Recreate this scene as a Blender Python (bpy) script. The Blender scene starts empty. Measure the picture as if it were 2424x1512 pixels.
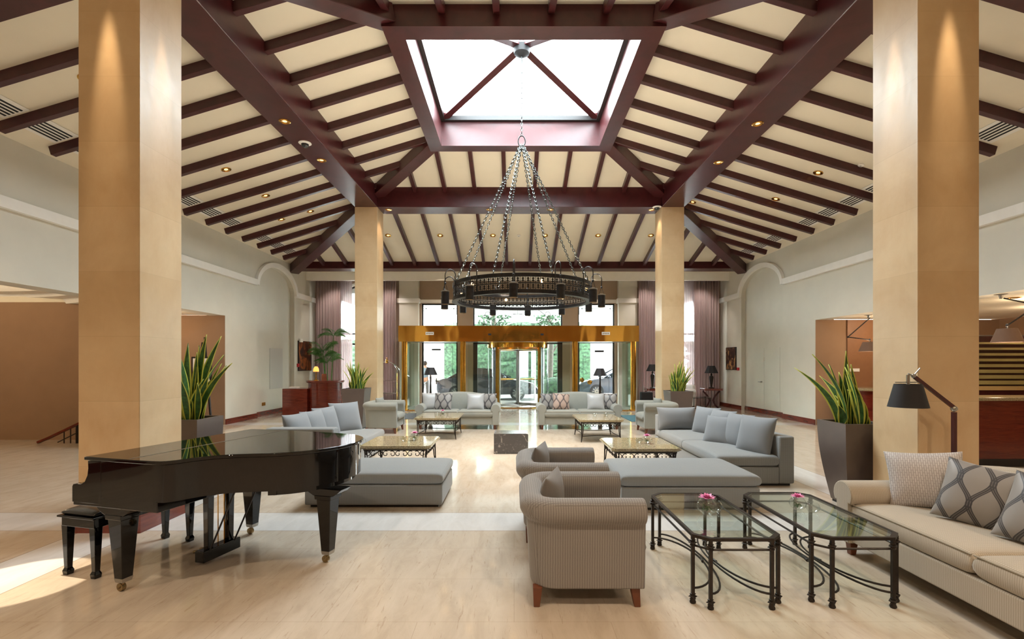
import bpy, bmesh, math, random
from mathutils import Vector, Matrix, Euler
random.seed(7)
PI = math.pi
SC = bpy.context.scene
COL = SC.collection

# ------------------------------------------------------------ camera, world, exposure
cam_d = bpy.data.cameras.new('camera'); cam = bpy.data.objects.new('camera', cam_d); COL.objects.link(cam)
cam.location = (0, 0, 1.6); cam.rotation_euler = (PI/2, 0, 0)
cam_d.sensor_width = 36; cam_d.lens = 1145/2424*36
cam_d.shift_x = -(1217-1212)/2424; cam_d.shift_y = (861-756)/2424
cam_d.clip_end = 200
SC.camera = cam
SC.view_settings.view_transform = 'Standard'; SC.view_settings.look = 'None'
SC.view_settings.gamma = 1; SC.view_settings.exposure = 0.47
SC.view_settings.use_curve_mapping = False
W = bpy.data.worlds.new('sky'); SC.world = W; W.use_nodes = True
bg = W.node_tree.nodes['Background']; bg.inputs[0].default_value = (0.86, 0.94, 1.0, 1); bg.inputs[1].default_value = 26.0
W.cycles.sampling_method = 'MANUAL'; W.cycles.sample_map_resolution = 64

CX, CY = 0.14, 8.91            # middle of the hall, below the skylight
XL, XR, YB = -7.61, 7.89, 18.5 # left wall, right wall, entrance wall
WARM = (1.0, 0.76, 0.52); WARM2 = (1.0, 0.84, 0.66); DAY = (0.88, 0.95, 1.0)

def lamp(kind, loc, power, color=WARM2, size=0.08, rot=(0,0,0), spot=None, blend=0.6, name='lamp_light'):
    d = bpy.data.lights.new(name, kind); d.energy = power; d.color = color
    if kind == 'AREA':
        d.shape = 'RECTANGLE'; d.size, d.size_y = size
    else: d.shadow_soft_size = size
    if kind == 'SPOT': d.spot_size = math.radians(spot); d.spot_blend = blend
    o = bpy.data.objects.new(name, d); COL.objects.link(o); o.location = loc; o.rotation_euler = rot
    return o
def portal(loc, size, rot):
    o = lamp('AREA', loc, 1, (1,1,1), size, rot, name='daylight_portal'); o.data.cycles.is_portal = True
portal((CX, CY, 6.93), (3.4, 3.4), (0,0,0))
portal((0.15, YB+0.05, 2.0), (8.2, 3.9), (PI/2, 0, 0))
portal((-5.85, YB+0.05, 2.4), (1.8, 4.6), (PI/2, 0, 0))
portal((6.1, YB+0.05, 2.4), (1.8, 4.6), (PI/2, 0, 0))

# ------------------------------------------------------------ materials
def lin(r, g, b):
    f = lambda c: (c/255/12.92) if c/255 <= 0.04045 else ((c/255+0.055)/1.055)**2.4
    return (f(r), f(g), f(b), 1)
class NT:
    def __init__(s, name):
        s.m = bpy.data.materials.new(name); s.m.use_nodes = True; s.t = s.m.node_tree
        s.b = s.t.nodes['Principled BSDF']; s.out = s.t.nodes['Material Output']
    def n(s, typ, **kw):
        nd = s.t.nodes.new(typ)
        for k, v in kw.items(): setattr(nd, k, v)
        return nd
    def l(s, a, b): s.t.links.new(a, b)
    def math(s, op, a, b=None, c=None, clamp=False):
        nd = s.n('ShaderNodeMath', operation=op, use_clamp=clamp)
        for i, x in enumerate((a, b, c)):
            if x is None: continue
            if isinstance(x, (int, float)): nd.inputs[i].default_value = x
            else: s.l(x, nd.inputs[i])
        return nd.outputs[0]
    def mix(s, f, a, b):
        nd = s.n('ShaderNodeMix', data_type='RGBA')
        for i, x in ((0, f), (6, a), (7, b)):
            if isinstance(x, (int, float)): nd.inputs[i].default_value = x
            elif isinstance(x, tuple): nd.inputs[i].default_value = x
            else: s.l(x, nd.inputs[i])
        return nd.outputs[2]
    def coord(s, kind='Object', scale=(1,1,1), rot=(0,0,0)):
        tc = s.n('ShaderNodeTexCoord'); mp = s.n('ShaderNodeMapping')
        mp.inputs['Scale'].default_value = scale; mp.inputs['Rotation'].default_value = rot
        s.l(tc.outputs[kind], mp.inputs[0]); return mp.outputs[0]
    def noise(s, vec, scale, detail=4, rough=0.55, dist=0.0):
        nd = s.n('ShaderNodeTexNoise'); nd.inputs['Scale'].default_value = scale
        nd.inputs['Detail'].default_value = detail; nd.inputs['Roughness'].default_value = rough
        nd.inputs['Distortion'].default_value = dist
        s.l(vec, nd.inputs['Vector']); return nd.outputs['Fac']
    def ramp(s, f, stops):
        nd = s.n('ShaderNodeValToRGB'); e = nd.color_ramp.elements
        while len(e) < len(stops): e.new(0.5)
        for el, (p, c) in zip(e, stops): el.position = p; el.color = c if len(c) == 4 else (*c, 1)
        s.l(f, nd.inputs[0]); return nd.outputs[0]
    def bump(s, h, strength=0.3, dist=0.01):
        nd = s.n('ShaderNodeBump'); nd.inputs['Strength'].default_value = strength
        nd.inputs['Distance'].default_value = dist; s.l(h, nd.inputs['Height']); s.l(nd.outputs[0], s.b.inputs['Normal'])
def P(name, col, rough=0.5, metal=0, spec=0.5, coat=0, emit=None, es=0, var=0.06, vs=6, sheen=0, bump=0, bs=40):
    k = NT(name); k.b.inputs['Roughness'].default_value = rough; k.b.inputs['Metallic'].default_value = metal
    k.b.inputs['Specular IOR Level'].default_value = spec; k.b.inputs['Coat Weight'].default_value = coat
    k.b.inputs['Coat Roughness'].default_value = 0.04; k.b.inputs['Sheen Weight'].default_value = sheen
    c = k.coord(); f = k.noise(c, vs)
    d = tuple(max(0, x*(1-var)) for x in col[:3])+(1,); e = tuple(min(1, x*(1+var)) for x in col[:3])+(1,)
    k.l(k.ramp(f, [(0.3, d), (0.7, e)]), k.b.inputs['Base Color'])
    if bump: k.bump(k.noise(c, bs), bump, 0.004)
    if emit: k.b.inputs['Emission Color'].default_value = (*emit[:3], 1); k.b.inputs['Emission Strength'].default_value = es
    return k.m
M = {}
def cell_fabric(name, col, line, cell, w=0.22, rough=0.85, bump=0.35, amt=0.8):
    """cloth woven in a small grid of raised cells with sunk darker threads"""
    k = NT(name); k.b.inputs['Roughness'].default_value = rough; k.b.inputs['Sheen Weight'].default_value = 0.25
    k.b.inputs['Specular IOR Level'].default_value = 0.2
    tc = k.n('ShaderNodeTexCoord'); sp = k.n('ShaderNodeSeparateXYZ'); sn = k.n('ShaderNodeSeparateXYZ')
    k.l(tc.outputs['Object'], sp.inputs[0]); k.l(tc.outputs['Normal'], sn.inputs[0])
    ns = k.noise(tc.outputs['Object'], 25)
    tot = None
    for i in range(3):
        x = k.math('DIVIDE', sp.outputs[i], cell[i]); x = k.math('ADD', x, k.math('MULTIPLY', ns, 0.4))
        fr = k.math('FRACT', x); m = k.math('LESS_THAN', k.math('ABSOLUTE', k.math('SUBTRACT', fr, 0.5)), w)
        a = k.math('ABSOLUTE', sn.outputs[i]); a = k.math('LESS_THAN', a, 0.75)
        m = k.math('MULTIPLY', m, k.math('MULTIPLY', a, 0.5 if i == 2 else 1.0)); tot = m if tot is None else k.math('MAXIMUM', tot, m)
    big = k.noise(tc.outputs['Object'], 3)
    c1 = k.mix(big, tuple(x*0.9 for x in col[:3])+(1,), tuple(min(1, x*1.1) for x in col[:3])+(1,))
    k.l(k.mix(k.math('MULTIPLY', tot, amt), c1, line), k.b.inputs['Base Color'])
    k.bump(k.math('SUBTRACT', 1.0, tot), bump, 0.003)
    return k.m
def mk_mats():
    M['plaster'] = P('wall plaster', lin(219,215,202), 0.85, spec=0.2, var=0.03, vs=2)
    M['taupe'] = P('taupe plaster', lin(176,156,136), 0.85, spec=0.2, var=0.03, vs=2)
    M['warmwall'] = P('warm side room plaster', lin(160,130,104), 0.85, spec=0.2, var=0.05, vs=2)
    M['brownwall'] = P('brown curved lobby plaster', lin(112,94,79), 0.85, spec=0.2, var=0.05, vs=2)
    M['ceil'] = P('cream ceiling board', lin(240,231,210), 0.8, spec=0.25, var=0.02, vs=1.5)
    M['white'] = P('white painted moulding', lin(246,243,236), 0.6, var=0.02)
    M['outwhite'] = P('white outdoor render', lin(225,225,222), 0.8, var=0.03)
    k = NT('dark mahogany'); c = k.coord(scale=(1,1,1)); f = k.noise(c, 3.0, 6, 0.6, 1.0)
    k.l(k.ramp(f, [(0.3, lin(60,23,24)), (0.7, lin(78,32,34))]), k.b.inputs['Base Color'])
    k.b.inputs['Roughness'].default_value = 0.33; k.b.inputs['Specular IOR Level'].default_value = 0.42
    k.b.inputs['Coat Weight'].default_value = 0.1; k.b.inputs['Coat Roughness'].default_value = 0.18
    M['wood'] = k.m
    k = NT('red polished mahogany'); c = k.coord(scale=(1,1,8)); f = k.noise(c, 3.0, 6, 0.6, 1.0)
    k.l(k.ramp(f, [(0.3, lin(88,30,20)), (0.7, lin(125,48,32))]), k.b.inputs['Base Color'])
    k.b.inputs['Roughness'].default_value = 0.2; k.b.inputs['Coat Weight'].default_value = 0.5
    M['redwood'] = k.m
    M['legwood'] = P('chair leg wood', lin(108,62,40), 0.4, var=0.15, vs=20)
    # floor: cream marble, long soft veins, faint joints, a white marble band along the column lines
    k = NT('polished cream marble floor'); c = k.coord(scale=(3.6, 1.0, 1), rot=(0,0,0.35))
    v = k.noise(c, 2.2, 8, 0.65, 0.6)
    base = k.ramp(v, [(0.25, lin(180,166,148)), (0.5, lin(194,181,164)), (0.75, lin(202,190,174))])
    c2 = k.coord(scale=(12.0, 1.2, 1), rot=(0,0,0.45)); v2 = k.noise(c2, 3.0, 5, 0.7, 1.2)
    thin = k.ramp(v2, [(0.60, (0,0,0)), (0.68, (1,1,1)), (0.72, (0,0,0))])
    base = k.mix(k.math('MULTIPLY', thin, 0.5), base, lin(150,124,98))
    tc = k.n('ShaderNodeTexCoord'); sp = k.n('ShaderNodeSeparateXYZ'); k.l(tc.outputs['Object'], sp.inputs[0])
    br = k.n('ShaderNodeTexBrick'); k.l(tc.outputs['Object'], br.inputs[0]); br.offset = 0.5
    br.inputs['Scale'].default_value = 1; br.inputs['Brick Width'].default_value = 1.2; br.inputs['Row Height'].default_value = 0.6
    br.inputs['Mortar Size'].default_value = 0.002; br.inputs['Color1'].default_value = (0.97,0.97,0.97,1)
    br.inputs['Color2'].default_value = (1.0,1.0,1.0,1); br.inputs['Mortar'].default_value = (0.82,0.79,0.75,1)
    mm = k.n('ShaderNodeMix', data_type='RGBA', blend_type='MULTIPLY'); mm.inputs[0].default_value = 1
    k.l(base, mm.inputs[6]); k.l(br.outputs[0], mm.inputs[7]); base = mm.outputs[2]
    dx = k.math('ABSOLUTE', k.math('SUBTRACT', sp.outputs[0], CX)); dy = k.math('ABSOLUTE', k.math('SUBTRACT', sp.outputs[1], CY))
    def band(d, a, b): return k.math('MULTIPLY', k.math('GREATER_THAN', d, a), k.math('LESS_THAN', d, b))
    bm_ = k.math('MAXIMUM', band(dx, 3.71, 4.27), band(dy, 3.71, 4.27))
    wv = k.ramp(v, [(0.3, lin(200,197,193)), (0.7, lin(214,212,209))])
    base = k.mix(bm_, base, wv)
    jl = None
    for d in (dx, dy):
        for a in (3.71, 4.27):
            j = k.math('LESS_THAN', k.math('ABSOLUTE', k.math('SUBTRACT', d, a)), 0.005); jl = j if jl is None else k.math('MAXIMUM', jl, j)
    base = k.mix(k.math('MULTIPLY', jl, 0.6), base, lin(120,100,80))
    k.l(base, k.b.inputs['Base Color'])
    k.l(k.math('MULTIPLY_ADD', v, 0.08, 0.06), k.b.inputs['Roughness'])
    k.b.inputs['Specular IOR Level'].default_value = 0.6
    M['floor'] = k.m
    # columns: honey sandstone in big slabs
    k = NT('honey sandstone'); c = k.coord(); f = k.noise(c, 1.3, 8, 0.6, 0.4); g = k.noise(k.coord(scale=(1,1,0.35)), 9, 5, 0.7)
    a = k.ramp(f, [(0.3, lin(194,157,114)), (0.7, lin(224,196,155))]); a = k.mix(k.math('MULTIPLY', g, 0.45), a, lin(228,212,176))
    sp = k.n('ShaderNodeSeparateXYZ'); tc = k.n('ShaderNodeTexCoord'); k.l(tc.outputs['Object'], sp.inputs[0])
    fr = k.math('FRACT', k.math('DIVIDE', sp.outputs[2], 0.62)); j = k.math('LESS_THAN', fr, 0.008)
    wn = k.n('ShaderNodeTexWhiteNoise', noise_dimensions='1D'); k.l(k.math('FLOOR', k.math('DIVIDE', sp.outputs[2], 0.62)), wn.inputs['W'])
    a = k.mix(k.math('MULTIPLY', wn.outputs[0], 0.22), a, lin(182,146,96))
    k.l(k.mix(k.math('MULTIPLY', j, 0.18), a, lin(150,120,80)), k.b.inputs['Base Color'])
    k.l(k.math('MULTIPLY_ADD', g, 0.2, 0.28), k.b.inputs['Roughness']); k.b.inputs['Specular IOR Level'].default_value = 0.45
    k.bump(g, 0.12, 0.004)
    M['stone'] = k.m
    # granite table tops
    k = NT('golden granite'); c = k.coord(); f = k.noise(c, 60, 6, 0.75, 0.5); g = k.noise(c, 11, 3)
    a = k.ramp(f, [(0.35, lin(96,80,60)), (0.5, lin(152,138,108)), (0.62, lin(184,174,146)), (0.72, lin(92,82,66))])
    a = k.mix(k.math('MULTIPLY', g, 0.4), a, lin(160,145,110)); k.l(a, k.b.inputs['Base Color'])
    k.b.inputs['Roughness'].default_value = 0.07; M['granite'] = k.m
    k = NT('grey veined marble'); c = k.coord(); f = k.noise(c, 7, 9, 0.7, 1.5)
    a = k.ramp(f, [(0.0, lin(70,71,74)), (0.60, lin(84,84,87)), (0.64, lin(176,174,172)), (0.69, lin(78,78,80))])
    k.l(a, k.b.inputs['Base Color']); k.b.inputs['Roughness'].default_value = 0.18; M['greymarble'] = k.m
    M['weave'] = cell_fabric('grey taupe cell weave', lin(142,137,132), lin(92,88,84), (0.016, 0.016, 0.0095), 0.13, amt=0.6)
    M['sect'] = cell_fabric('grey sectional weave', lin(146,149,149), lin(110,112,112), (0.012, 0.012, 0.012), 0.2, amt=0.7)
    M['beige'] = cell_fabric('beige fine weave', lin(184,173,156), lin(142,131,113), (0.013, 0.013, 0.008), 0.18, amt=0.55)
    M['greyfab'] = cell_fabric('pale grey green upholstery', lin(150,150,141), lin(126,127,118), (0.016, 0.016, 0.010), 0.2, amt=0.5)
    M['piping'] = P('sofa piping', lin(150,140,122), 0.8)
    M['cush'] = cell_fabric('grey cushion cloth', lin(136,139,142), lin(116,119,122), (0.004, 0.004, 0.004), 0.22, amt=0.5, bump=0.15)
    M['darkcush'] = cell_fabric('dark taupe cushion cloth', lin(122,117,112), lin(98,93,88), (0.004,0.004,0.004), 0.22, amt=0.5, bump=0.15)
    M['silver'] = P('silver satin cushion', lin(168,167,165), 0.4, sheen=0.3)
    def wavy(name, base, dark):
        k = NT(name); tc = k.n('ShaderNodeTexCoord'); sp = k.n('ShaderNodeSeparateXYZ'); k.l(tc.outputs['Object'], sp.inputs[0])
        tot = None
        for ph, sg in ((0.0, 1), (0.5, -1)):
            x = k.math('FRACT', k.math('ADD', k.math('DIVIDE', k.math('ADD', sp.outputs[0], k.math('MULTIPLY', k.math('SINE', k.math('MULTIPLY', sp.outputs[1], 2*PI/0.36)), 0.046*sg)), 0.18), ph))
            d = k.math('ABSOLUTE', k.math('SUBTRACT', x, 0.5)); m = k.math('LESS_THAN', d, 0.10)
            l2 = k.math('LESS_THAN', k.math('ABSOLUTE', k.math('SUBTRACT', d, 0.04)), 0.012)
            m = k.math('MULTIPLY', m, k.math('MULTIPLY_ADD', l2, -0.5, 1.0)); tot = m if tot is None else k.math('MAXIMUM', tot, m)
        k.l(k.mix(tot, base, dark), k.b.inputs['Base Color']); k.b.inputs['Roughness'].default_value = 0.5
        k.b.inputs['Sheen Weight'].default_value = 0.3; k.bump(tot, 0.4, 0.003); return k.m
    M['wavy'] = wavy('satin with dark crossing ribbons', lin(138,133,128), lin(52,49,51))
    M['wavy2'] = wavy('rust satin with dark crossing ribbons', lin(172,146,130), lin(76,62,60))
    k = NT('pale cushion with raised bricks'); br = k.n('ShaderNodeTexBrick'); k.l(k.coord(rot=(0,0,PI/2)), br.inputs[0])
    br.inputs['Scale'].default_value = 1; br.inputs['Brick Width'].default_value = 0.04; br.inputs['Row Height'].default_value = 0.014
    br.inputs['Mortar Size'].default_value = 0.003; br.inputs['Color1'].default_value = lin(192,187,184); br.inputs['Color2'].default_value = lin(204,199,196); br.inputs['Mortar'].default_value = lin(168,161,158)
    k.l(br.outputs[0], k.b.inputs['Base Color']); k.bump(br.outputs['Fac'], 0.6, -0.004); k.b.inputs['Roughness'].default_value = 0.45; M['bricks'] = k.m
    M['black'] = P('black piano lacquer', (0.003,0.0028,0.003,1), 0.03, spec=0.5, coat=0, var=0.0)
    M['iron'] = P('dark wrought iron', lin(54,47,42), 0.42, metal=0.6, var=0.2, vs=30)
    M['chain'] = P('burnished steel chain', lin(84,88,86), 0.35, metal=0.9)
    M['blackiron'] = P('black patinated iron', lin(46,44,44), 0.45, metal=0.5, var=0.4, vs=14)
    M['chrome'] = P('polished chrome', lin(210,210,212), 0.08, metal=1, var=0)
    M['steel'] = P('brushed steel', lin(170,168,162), 0.3, metal=1, var=0)
    k = NT('polished brass sheet'); k.b.inputs['Metallic'].default_value = 1; k.b.inputs['Base Color'].default_value = lin(232,182,92)
    k.b.inputs['Roughness'].default_value = 0.10; k.bump(k.noise(k.coord(scale=(1,1,0.5)), 1.6, 1), 0.55, 0.05); M['brasssheet'] = k.m
    M['brass'] = P('polished brass', lin(210,160,72), 0.14, metal=1, var=0.1)
    M['oldbrass'] = P('pedal brass', lin(150,130,95), 0.3, metal=1)
    M['bronze'] = P('bronze grey planter', lin(104,92,86), 0.32, metal=0.35, var=0.06)
    M['soil'] = P('dark soil', lin(40,32,26), 0.95, var=0.4, vs=60)
    M['leaf'] = P('snake plant green', lin(54,96,46), 0.4, var=0.45, vs=28)
    M['leafedge'] = P('snake plant yellow edge', lin(196,198,84), 0.45, var=0.12)
    M['palm'] = P('palm green', lin(86,140,62), 0.5, var=0.3, vs=10)
    M['hedge'] = P('hedge leaves', lin(46,66,44), 0.9, var=0.95, vs=7, bump=1.0, bs=9)
    M['bark'] = P('tree bark', lin(70,62,54), 0.9, var=0.3, vs=10)
    k = NT('mauve curtain cloth'); tr = k.n('ShaderNodeBsdfTranslucent'); tr.inputs[0].default_value = lin(205,178,174); mx = k.n('ShaderNodeMixShader'); mx.inputs[0].default_value = 0.45
    k.b.inputs['Base Color'].default_value = lin(196,178,174); k.b.inputs['Roughness'].default_value = 0.9
    k.l(k.b.outputs[0], mx.inputs[1]); k.l(tr.outputs[0], mx.inputs[2]); k.l(mx.outputs[0], k.out.inputs[0]); M['curtain'] = k.m
    M['shadeblack'] = P('black lamp shade cloth', lin(34,32,34), 0.7, var=0.1)
    M['shadelinen'] = P('grey linen lamp shade', lin(92,76,66), 0.8, emit=lin(230,150,90), es=0.06)
    M['amber'] = P('amber glass lamp shade', lin(232,160,80), 0.4, emit=lin(255,170,80), es=1.2)
    M['glow'] = P('lamp glow', lin(255,220,170), 0.5, emit=lin(255,200,130), es=6)
    M['bulb'] = P('downlight lens', lin(255,230,190), 0.3, emit=lin(255,206,140), es=1.3)
    M['cove'] = P('lit cove plaster', lin(240,220,190), 0.8, var=0)
    M['dkmetal'] = P('black window frame', lin(38,38,38), 0.4)
    M['rubber'] = P('black rubber', lin(25,25,26), 0.7)
    M['pink'] = P('pink lily petal', lin(232,140,188), 0.5, var=0.15, vs=20)
    M['carpaint'] = P('dark silver car paint', lin(58,60,66), 0.25, metal=0.5, coat=1)
    M['carpaint2'] = P('grey blue car paint', lin(84,90,102), 0.25, metal=0.5, coat=1)
    M['carglass'] = P('tinted car glass', lin(30,36,40), 0.05, spec=0.8)
    M['taillight'] = P('red tail light', lin(200,40,50), 0.2)
    M['asphalt'] = P('pale driveway paving', lin(150,147,142), 0.9, var=0.08, vs=3)
    M['paper'] = P('white card', lin(236,234,230), 0.7, var=0.01)
    M['red'] = P('red plastic', lin(190,30,36), 0.4)
    M['teal'] = P('teal rug pile', lin(44,98,112), 0.95, var=0.3, vs=12)
    M['mat'] = P('dark door mat', lin(70,72,76), 0.95, var=0.2, vs=20)
    M['skin'] = P('skin', lin(190,140,115), 0.6); M['hair'] = P('dark brown hair', lin(48,34,28), 0.7)
    M['shirt'] = P('grey blue shirt cloth', lin(120,138,152), 0.85); M['trouser'] = P('grey trousers cloth', lin(120,118,118), 0.85)
    M['leatherbrown'] = P('tan leather', lin(150,95,70), 0.5)
    # panes: clear, a little reflective; light passes
    def glass(name, tint, lo, hi, rough=0.0):
        k = NT(name); t = k.n('ShaderNodeBsdfTransparent'); t.inputs[0].default_value = tint
        g = k.n('ShaderNodeBsdfGlossy'); g.inputs['Roughness'].default_value = rough
        fr = k.n('ShaderNodeLayerWeight'); fr.inputs[0].default_value = 0.5
        mx = k.n('ShaderNodeMixShader'); f = k.math('MULTIPLY_ADD', k.math('POWER', fr.outputs['Facing'], 4.0), hi, lo, True)
        k.l(f, mx.inputs[0]); k.l(t.outputs[0], mx.inputs[1]); k.l(g.outputs[0], mx.inputs[2]); k.l(mx.outputs[0], k.out.inputs[0])
        return k.m
    M['glass'] = glass('clear window glass', (0.95,0.98,0.97,1), 0.02, 0.8)
    M['tableglass'] = glass('table top glass', (0.90,0.96,0.93,1), 0.02, 0.8)
    M['bowlglass'] = glass('clear bowl glass', (0.93,0.96,0.96,1), 0.12, 1.0)
    M['greenglass'] = glass('greenish vestibule glass', (0.88,0.95,0.92,1), 0.04, 0.8)
    k = NT('sheer curtain'); t = k.n('ShaderNodeBsdfTransparent'); d = k.n('ShaderNodeBsdfTranslucent'); d.inputs[0].default_value = lin(230,215,215)
    d2 = k.n('ShaderNodeBsdfDiffuse'); d2.inputs[0].default_value = lin(215,198,198); m1 = k.n('ShaderNodeMixShader'); m1.inputs[0].default_value = 0.5
    k.l(d.outputs[0], m1.inputs[1]); k.l(d2.outputs[0], m1.inputs[2]); m2 = k.n('ShaderNodeMixShader'); m2.inputs[0].default_value = 0.8
    k.l(t.outputs[0], m2.inputs[1]); k.l(m1.outputs[0], m2.inputs[2]); k.l(m2.outputs[0], k.out.inputs[0]); M['sheer'] = k.m
    def art(name, cols, sc):
        k = NT(name); f = k.noise(k.coord(), sc, 3, 0.5, 1.5); k.l(k.ramp(f, cols), k.b.inputs['Base Color']); k.b.inputs['Roughness'].default_value = 0.3; return k.m
    M['art1'] = art('dark orange abstract print', [(0.3, lin(30,22,22)), (0.5, lin(70,40,26)), (0.62, lin(170,95,45)), (0.75, lin(60,40,50))], 2.2)
    M['art2'] = art('brown abstract print', [(0.35, lin(34,24,28)), (0.52, lin(90,60,50)), (0.6, lin(222,170,110)), (0.7, lin(60,40,42))], 2.8)
mk_mats()

# ------------------------------------------------------------ mesh building
class MB:
    def __init__(s): s.v = []; s.f = []; s.mi = []
    def add(s, vs, fs, m=0):
        n = len(s.v); s.v += [tuple(p) for p in vs]; s.f += [tuple(i+n for i in f) for f in fs]; s.mi += [m]*len(fs); return s
    def box(s, x0, x1, y0, y1, z0, z1, m=0):
        return s.add([(x0,y0,z0),(x1,y0,z0),(x1,y1,z0),(x0,y1,z0),(x0,y0,z1),(x1,y0,z1),(x1,y1,z1),(x0,y1,z1)],
                     [(0,3,2,1),(4,5,6,7),(0,1,5,4),(1,2,6,5),(2,3,7,6),(3,0,4,7)], m)
    def frus(s, c0, w0, d0, c1, w1, d1, m=0):
        a = [(c0[0]+i*w0/2, c0[1]+j*d0/2, c0[2]) for i, j in ((-1,-1),(1,-1),(1,1),(-1,1))]
        b = [(c1[0]+i*w1/2, c1[1]+j*d1/2, c1[2]) for i, j in ((-1,-1),(1,-1),(1,1),(-1,1))]
        return s.add(a+b, [(0,3,2,1),(4,5,6,7),(0,1,5,4),(1,2,6,5),(2,3,7,6),(3,0,4,7)], m)
    def beam(s, p, q, w, h, up=(0,0,1), m=0):
        p, q = Vector(p), Vector(q); d = (q-p).normalized(); u = Vector(up); r = d.cross(u).normalized(); u = r.cross(d).normalized()
        c = [(-w/2,-h/2),(w/2,-h/2),(w/2,h/2),(-w/2,h/2)]
        return s.add([p+r*a+u*b for a, b in c]+[q+r*a+u*b for a, b in c], [(0,3,2,1),(4,5,6,7),(0,1,5,4),(1,2,6,5),(2,3,7,6),(3,0,4,7)], m)
    def tube(s, pts, r, seg=8, closed=False, m=0):
        pts = [Vector(p) for p in pts]; n = len(pts); rs = r if isinstance(r, (list, tuple)) else [r]*n
        vs = []; nrm = None
        for i, p in enumerate(pts):
            a = pts[(i-1) % n] if (closed or i > 0) else p; b = pts[(i+1) % n] if (closed or i < n-1) else p
            t = (b-a).normalized()
            if nrm is None: nrm = t.orthogonal().normalized()
            nrm = (nrm - t*nrm.dot(t)); nrm = nrm.normalized() if nrm.length > 1e-6 else t.orthogonal().normalized()
            bn = t.cross(nrm)
            for k in range(seg):
                an = 2*PI*k/seg; vs.append(p + (nrm*math.cos(an)+bn*math.sin(an))*rs[i])
        fs = []
        for i in range(n if closed else n-1):
            j = (i+1) % n
            for k in range(seg): l = (k+1) % seg; fs.append((i*seg+k, i*seg+l, j*seg+l, j*seg+k))
        if not closed: fs += [tuple(range(seg-1,-1,-1)), tuple((n-1)*seg+k for k in range(seg))]
        return s.add(vs, fs, m)
    def lathe(s, prof, c=(0,0,0), seg=24, m=0, cap=True, arc=(0, 2*PI), M4=None):
        vs = []; full = abs(arc[1]-arc[0]-2*PI) < 1e-6; ns = seg if full else seg+1
        for r, z in prof:
            for k in range(ns):
                a = arc[0]+(arc[1]-arc[0])*k/seg; p = Vector((r*math.cos(a), r*math.sin(a), z))
                if M4 is not None: p = M4 @ p
                vs.append((c[0]+p[0], c[1]+p[1], c[2]+p[2]))
        fs = []
        for i in range(len(prof)-1):
            for k in range(seg):
                l = (k+1) % ns; fs.append((i*ns+k, i*ns+l, (i+1)*ns+l, (i+1)*ns+k))
        if cap and full:
            if prof[0][0] > 1e-5: fs.append(tuple(range(ns-1,-1,-1)))
            if prof[-1][0] > 1e-5: fs.append(tuple((len(prof)-1)*ns+k for k in range(ns)))
        return s.add(vs, fs, m)
    def prism(s, poly, a0, a1, axis='z', m=0):
        def mk(p, a): return {'z': (p[0],p[1],a), 'y': (p[0],a,p[1]), 'x': (a,p[0],p[1])}[axis]
        n = len(poly); vs = [mk(p, a0) for p in poly]+[mk(p, a1) for p in poly]
        return s.add(vs, [tuple(range(n-1,-1,-1)), tuple(range(n, 2*n))]+[(i, (i+1) % n, n+(i+1) % n, n+i) for i in range(n)], m)
    def sweep(s, path, prof, m=0):
        """prof = (outward, z) closed loop carried along a 2D path with mitred turns; outward is to the right of travel"""
        n = len(path); k = len(prof); vs = []
        for i in range(n):
            a = Vector(path[max(i-1,0)]); b = Vector(path[i]); c = Vector(path[min(i+1,n-1)])
            d1 = (b-a).normalized() if i > 0 else (c-b).normalized(); d2 = (c-b).normalized() if i < n-1 else d1
            t = (d1+d2).normalized(); nr = Vector((t.y, -t.x)); ms = 1/max(0.4, nr.dot(Vector((d1.y,-d1.x))))
            for o, z in prof: vs.append((b.x+nr.x*o*ms, b.y+nr.y*o*ms, z))
        fs = [tuple(range(k)), tuple((n-1)*k+j for j in range(k-1,-1,-1))]
        for i in range(n-1):
            for j in range(k): l = (j+1) % k; fs.append((i*k+j, (i+1)*k+j, (i+1)*k+l, i*k+l))
        return s.add(vs, fs, m)
    def grid(s, fn, nu, nv, m=0, closed_u=False):
        vs = [fn(i/nu, j/nv) for j in range(nv+1) for i in range(nu+1)]
        w = nu+1; return s.add(vs, [(j*w+i, j*w+i+1, (j+1)*w+i+1, (j+1)*w+i) for j in range(nv) for i in range(nu)], m)
    def ball(s, c, r, seg=12, rings=8, sc=(1,1,1), m=0):
        prof = [(r*math.sin(PI*i/rings), -r*math.cos(PI*i/rings)) for i in range(rings+1)]
        prof[0] = (0.0001, -r); prof[-1] = (0.0001, r)
        return s.lathe(prof, c, seg, m, M4=Matrix.Diagonal((*sc, 1)))
    def xf(s, mat, start=0):
        for i in range(start, len(s.v)): s.v[i] = tuple(mat @ Vector(s.v[i]))
        return s
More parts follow.
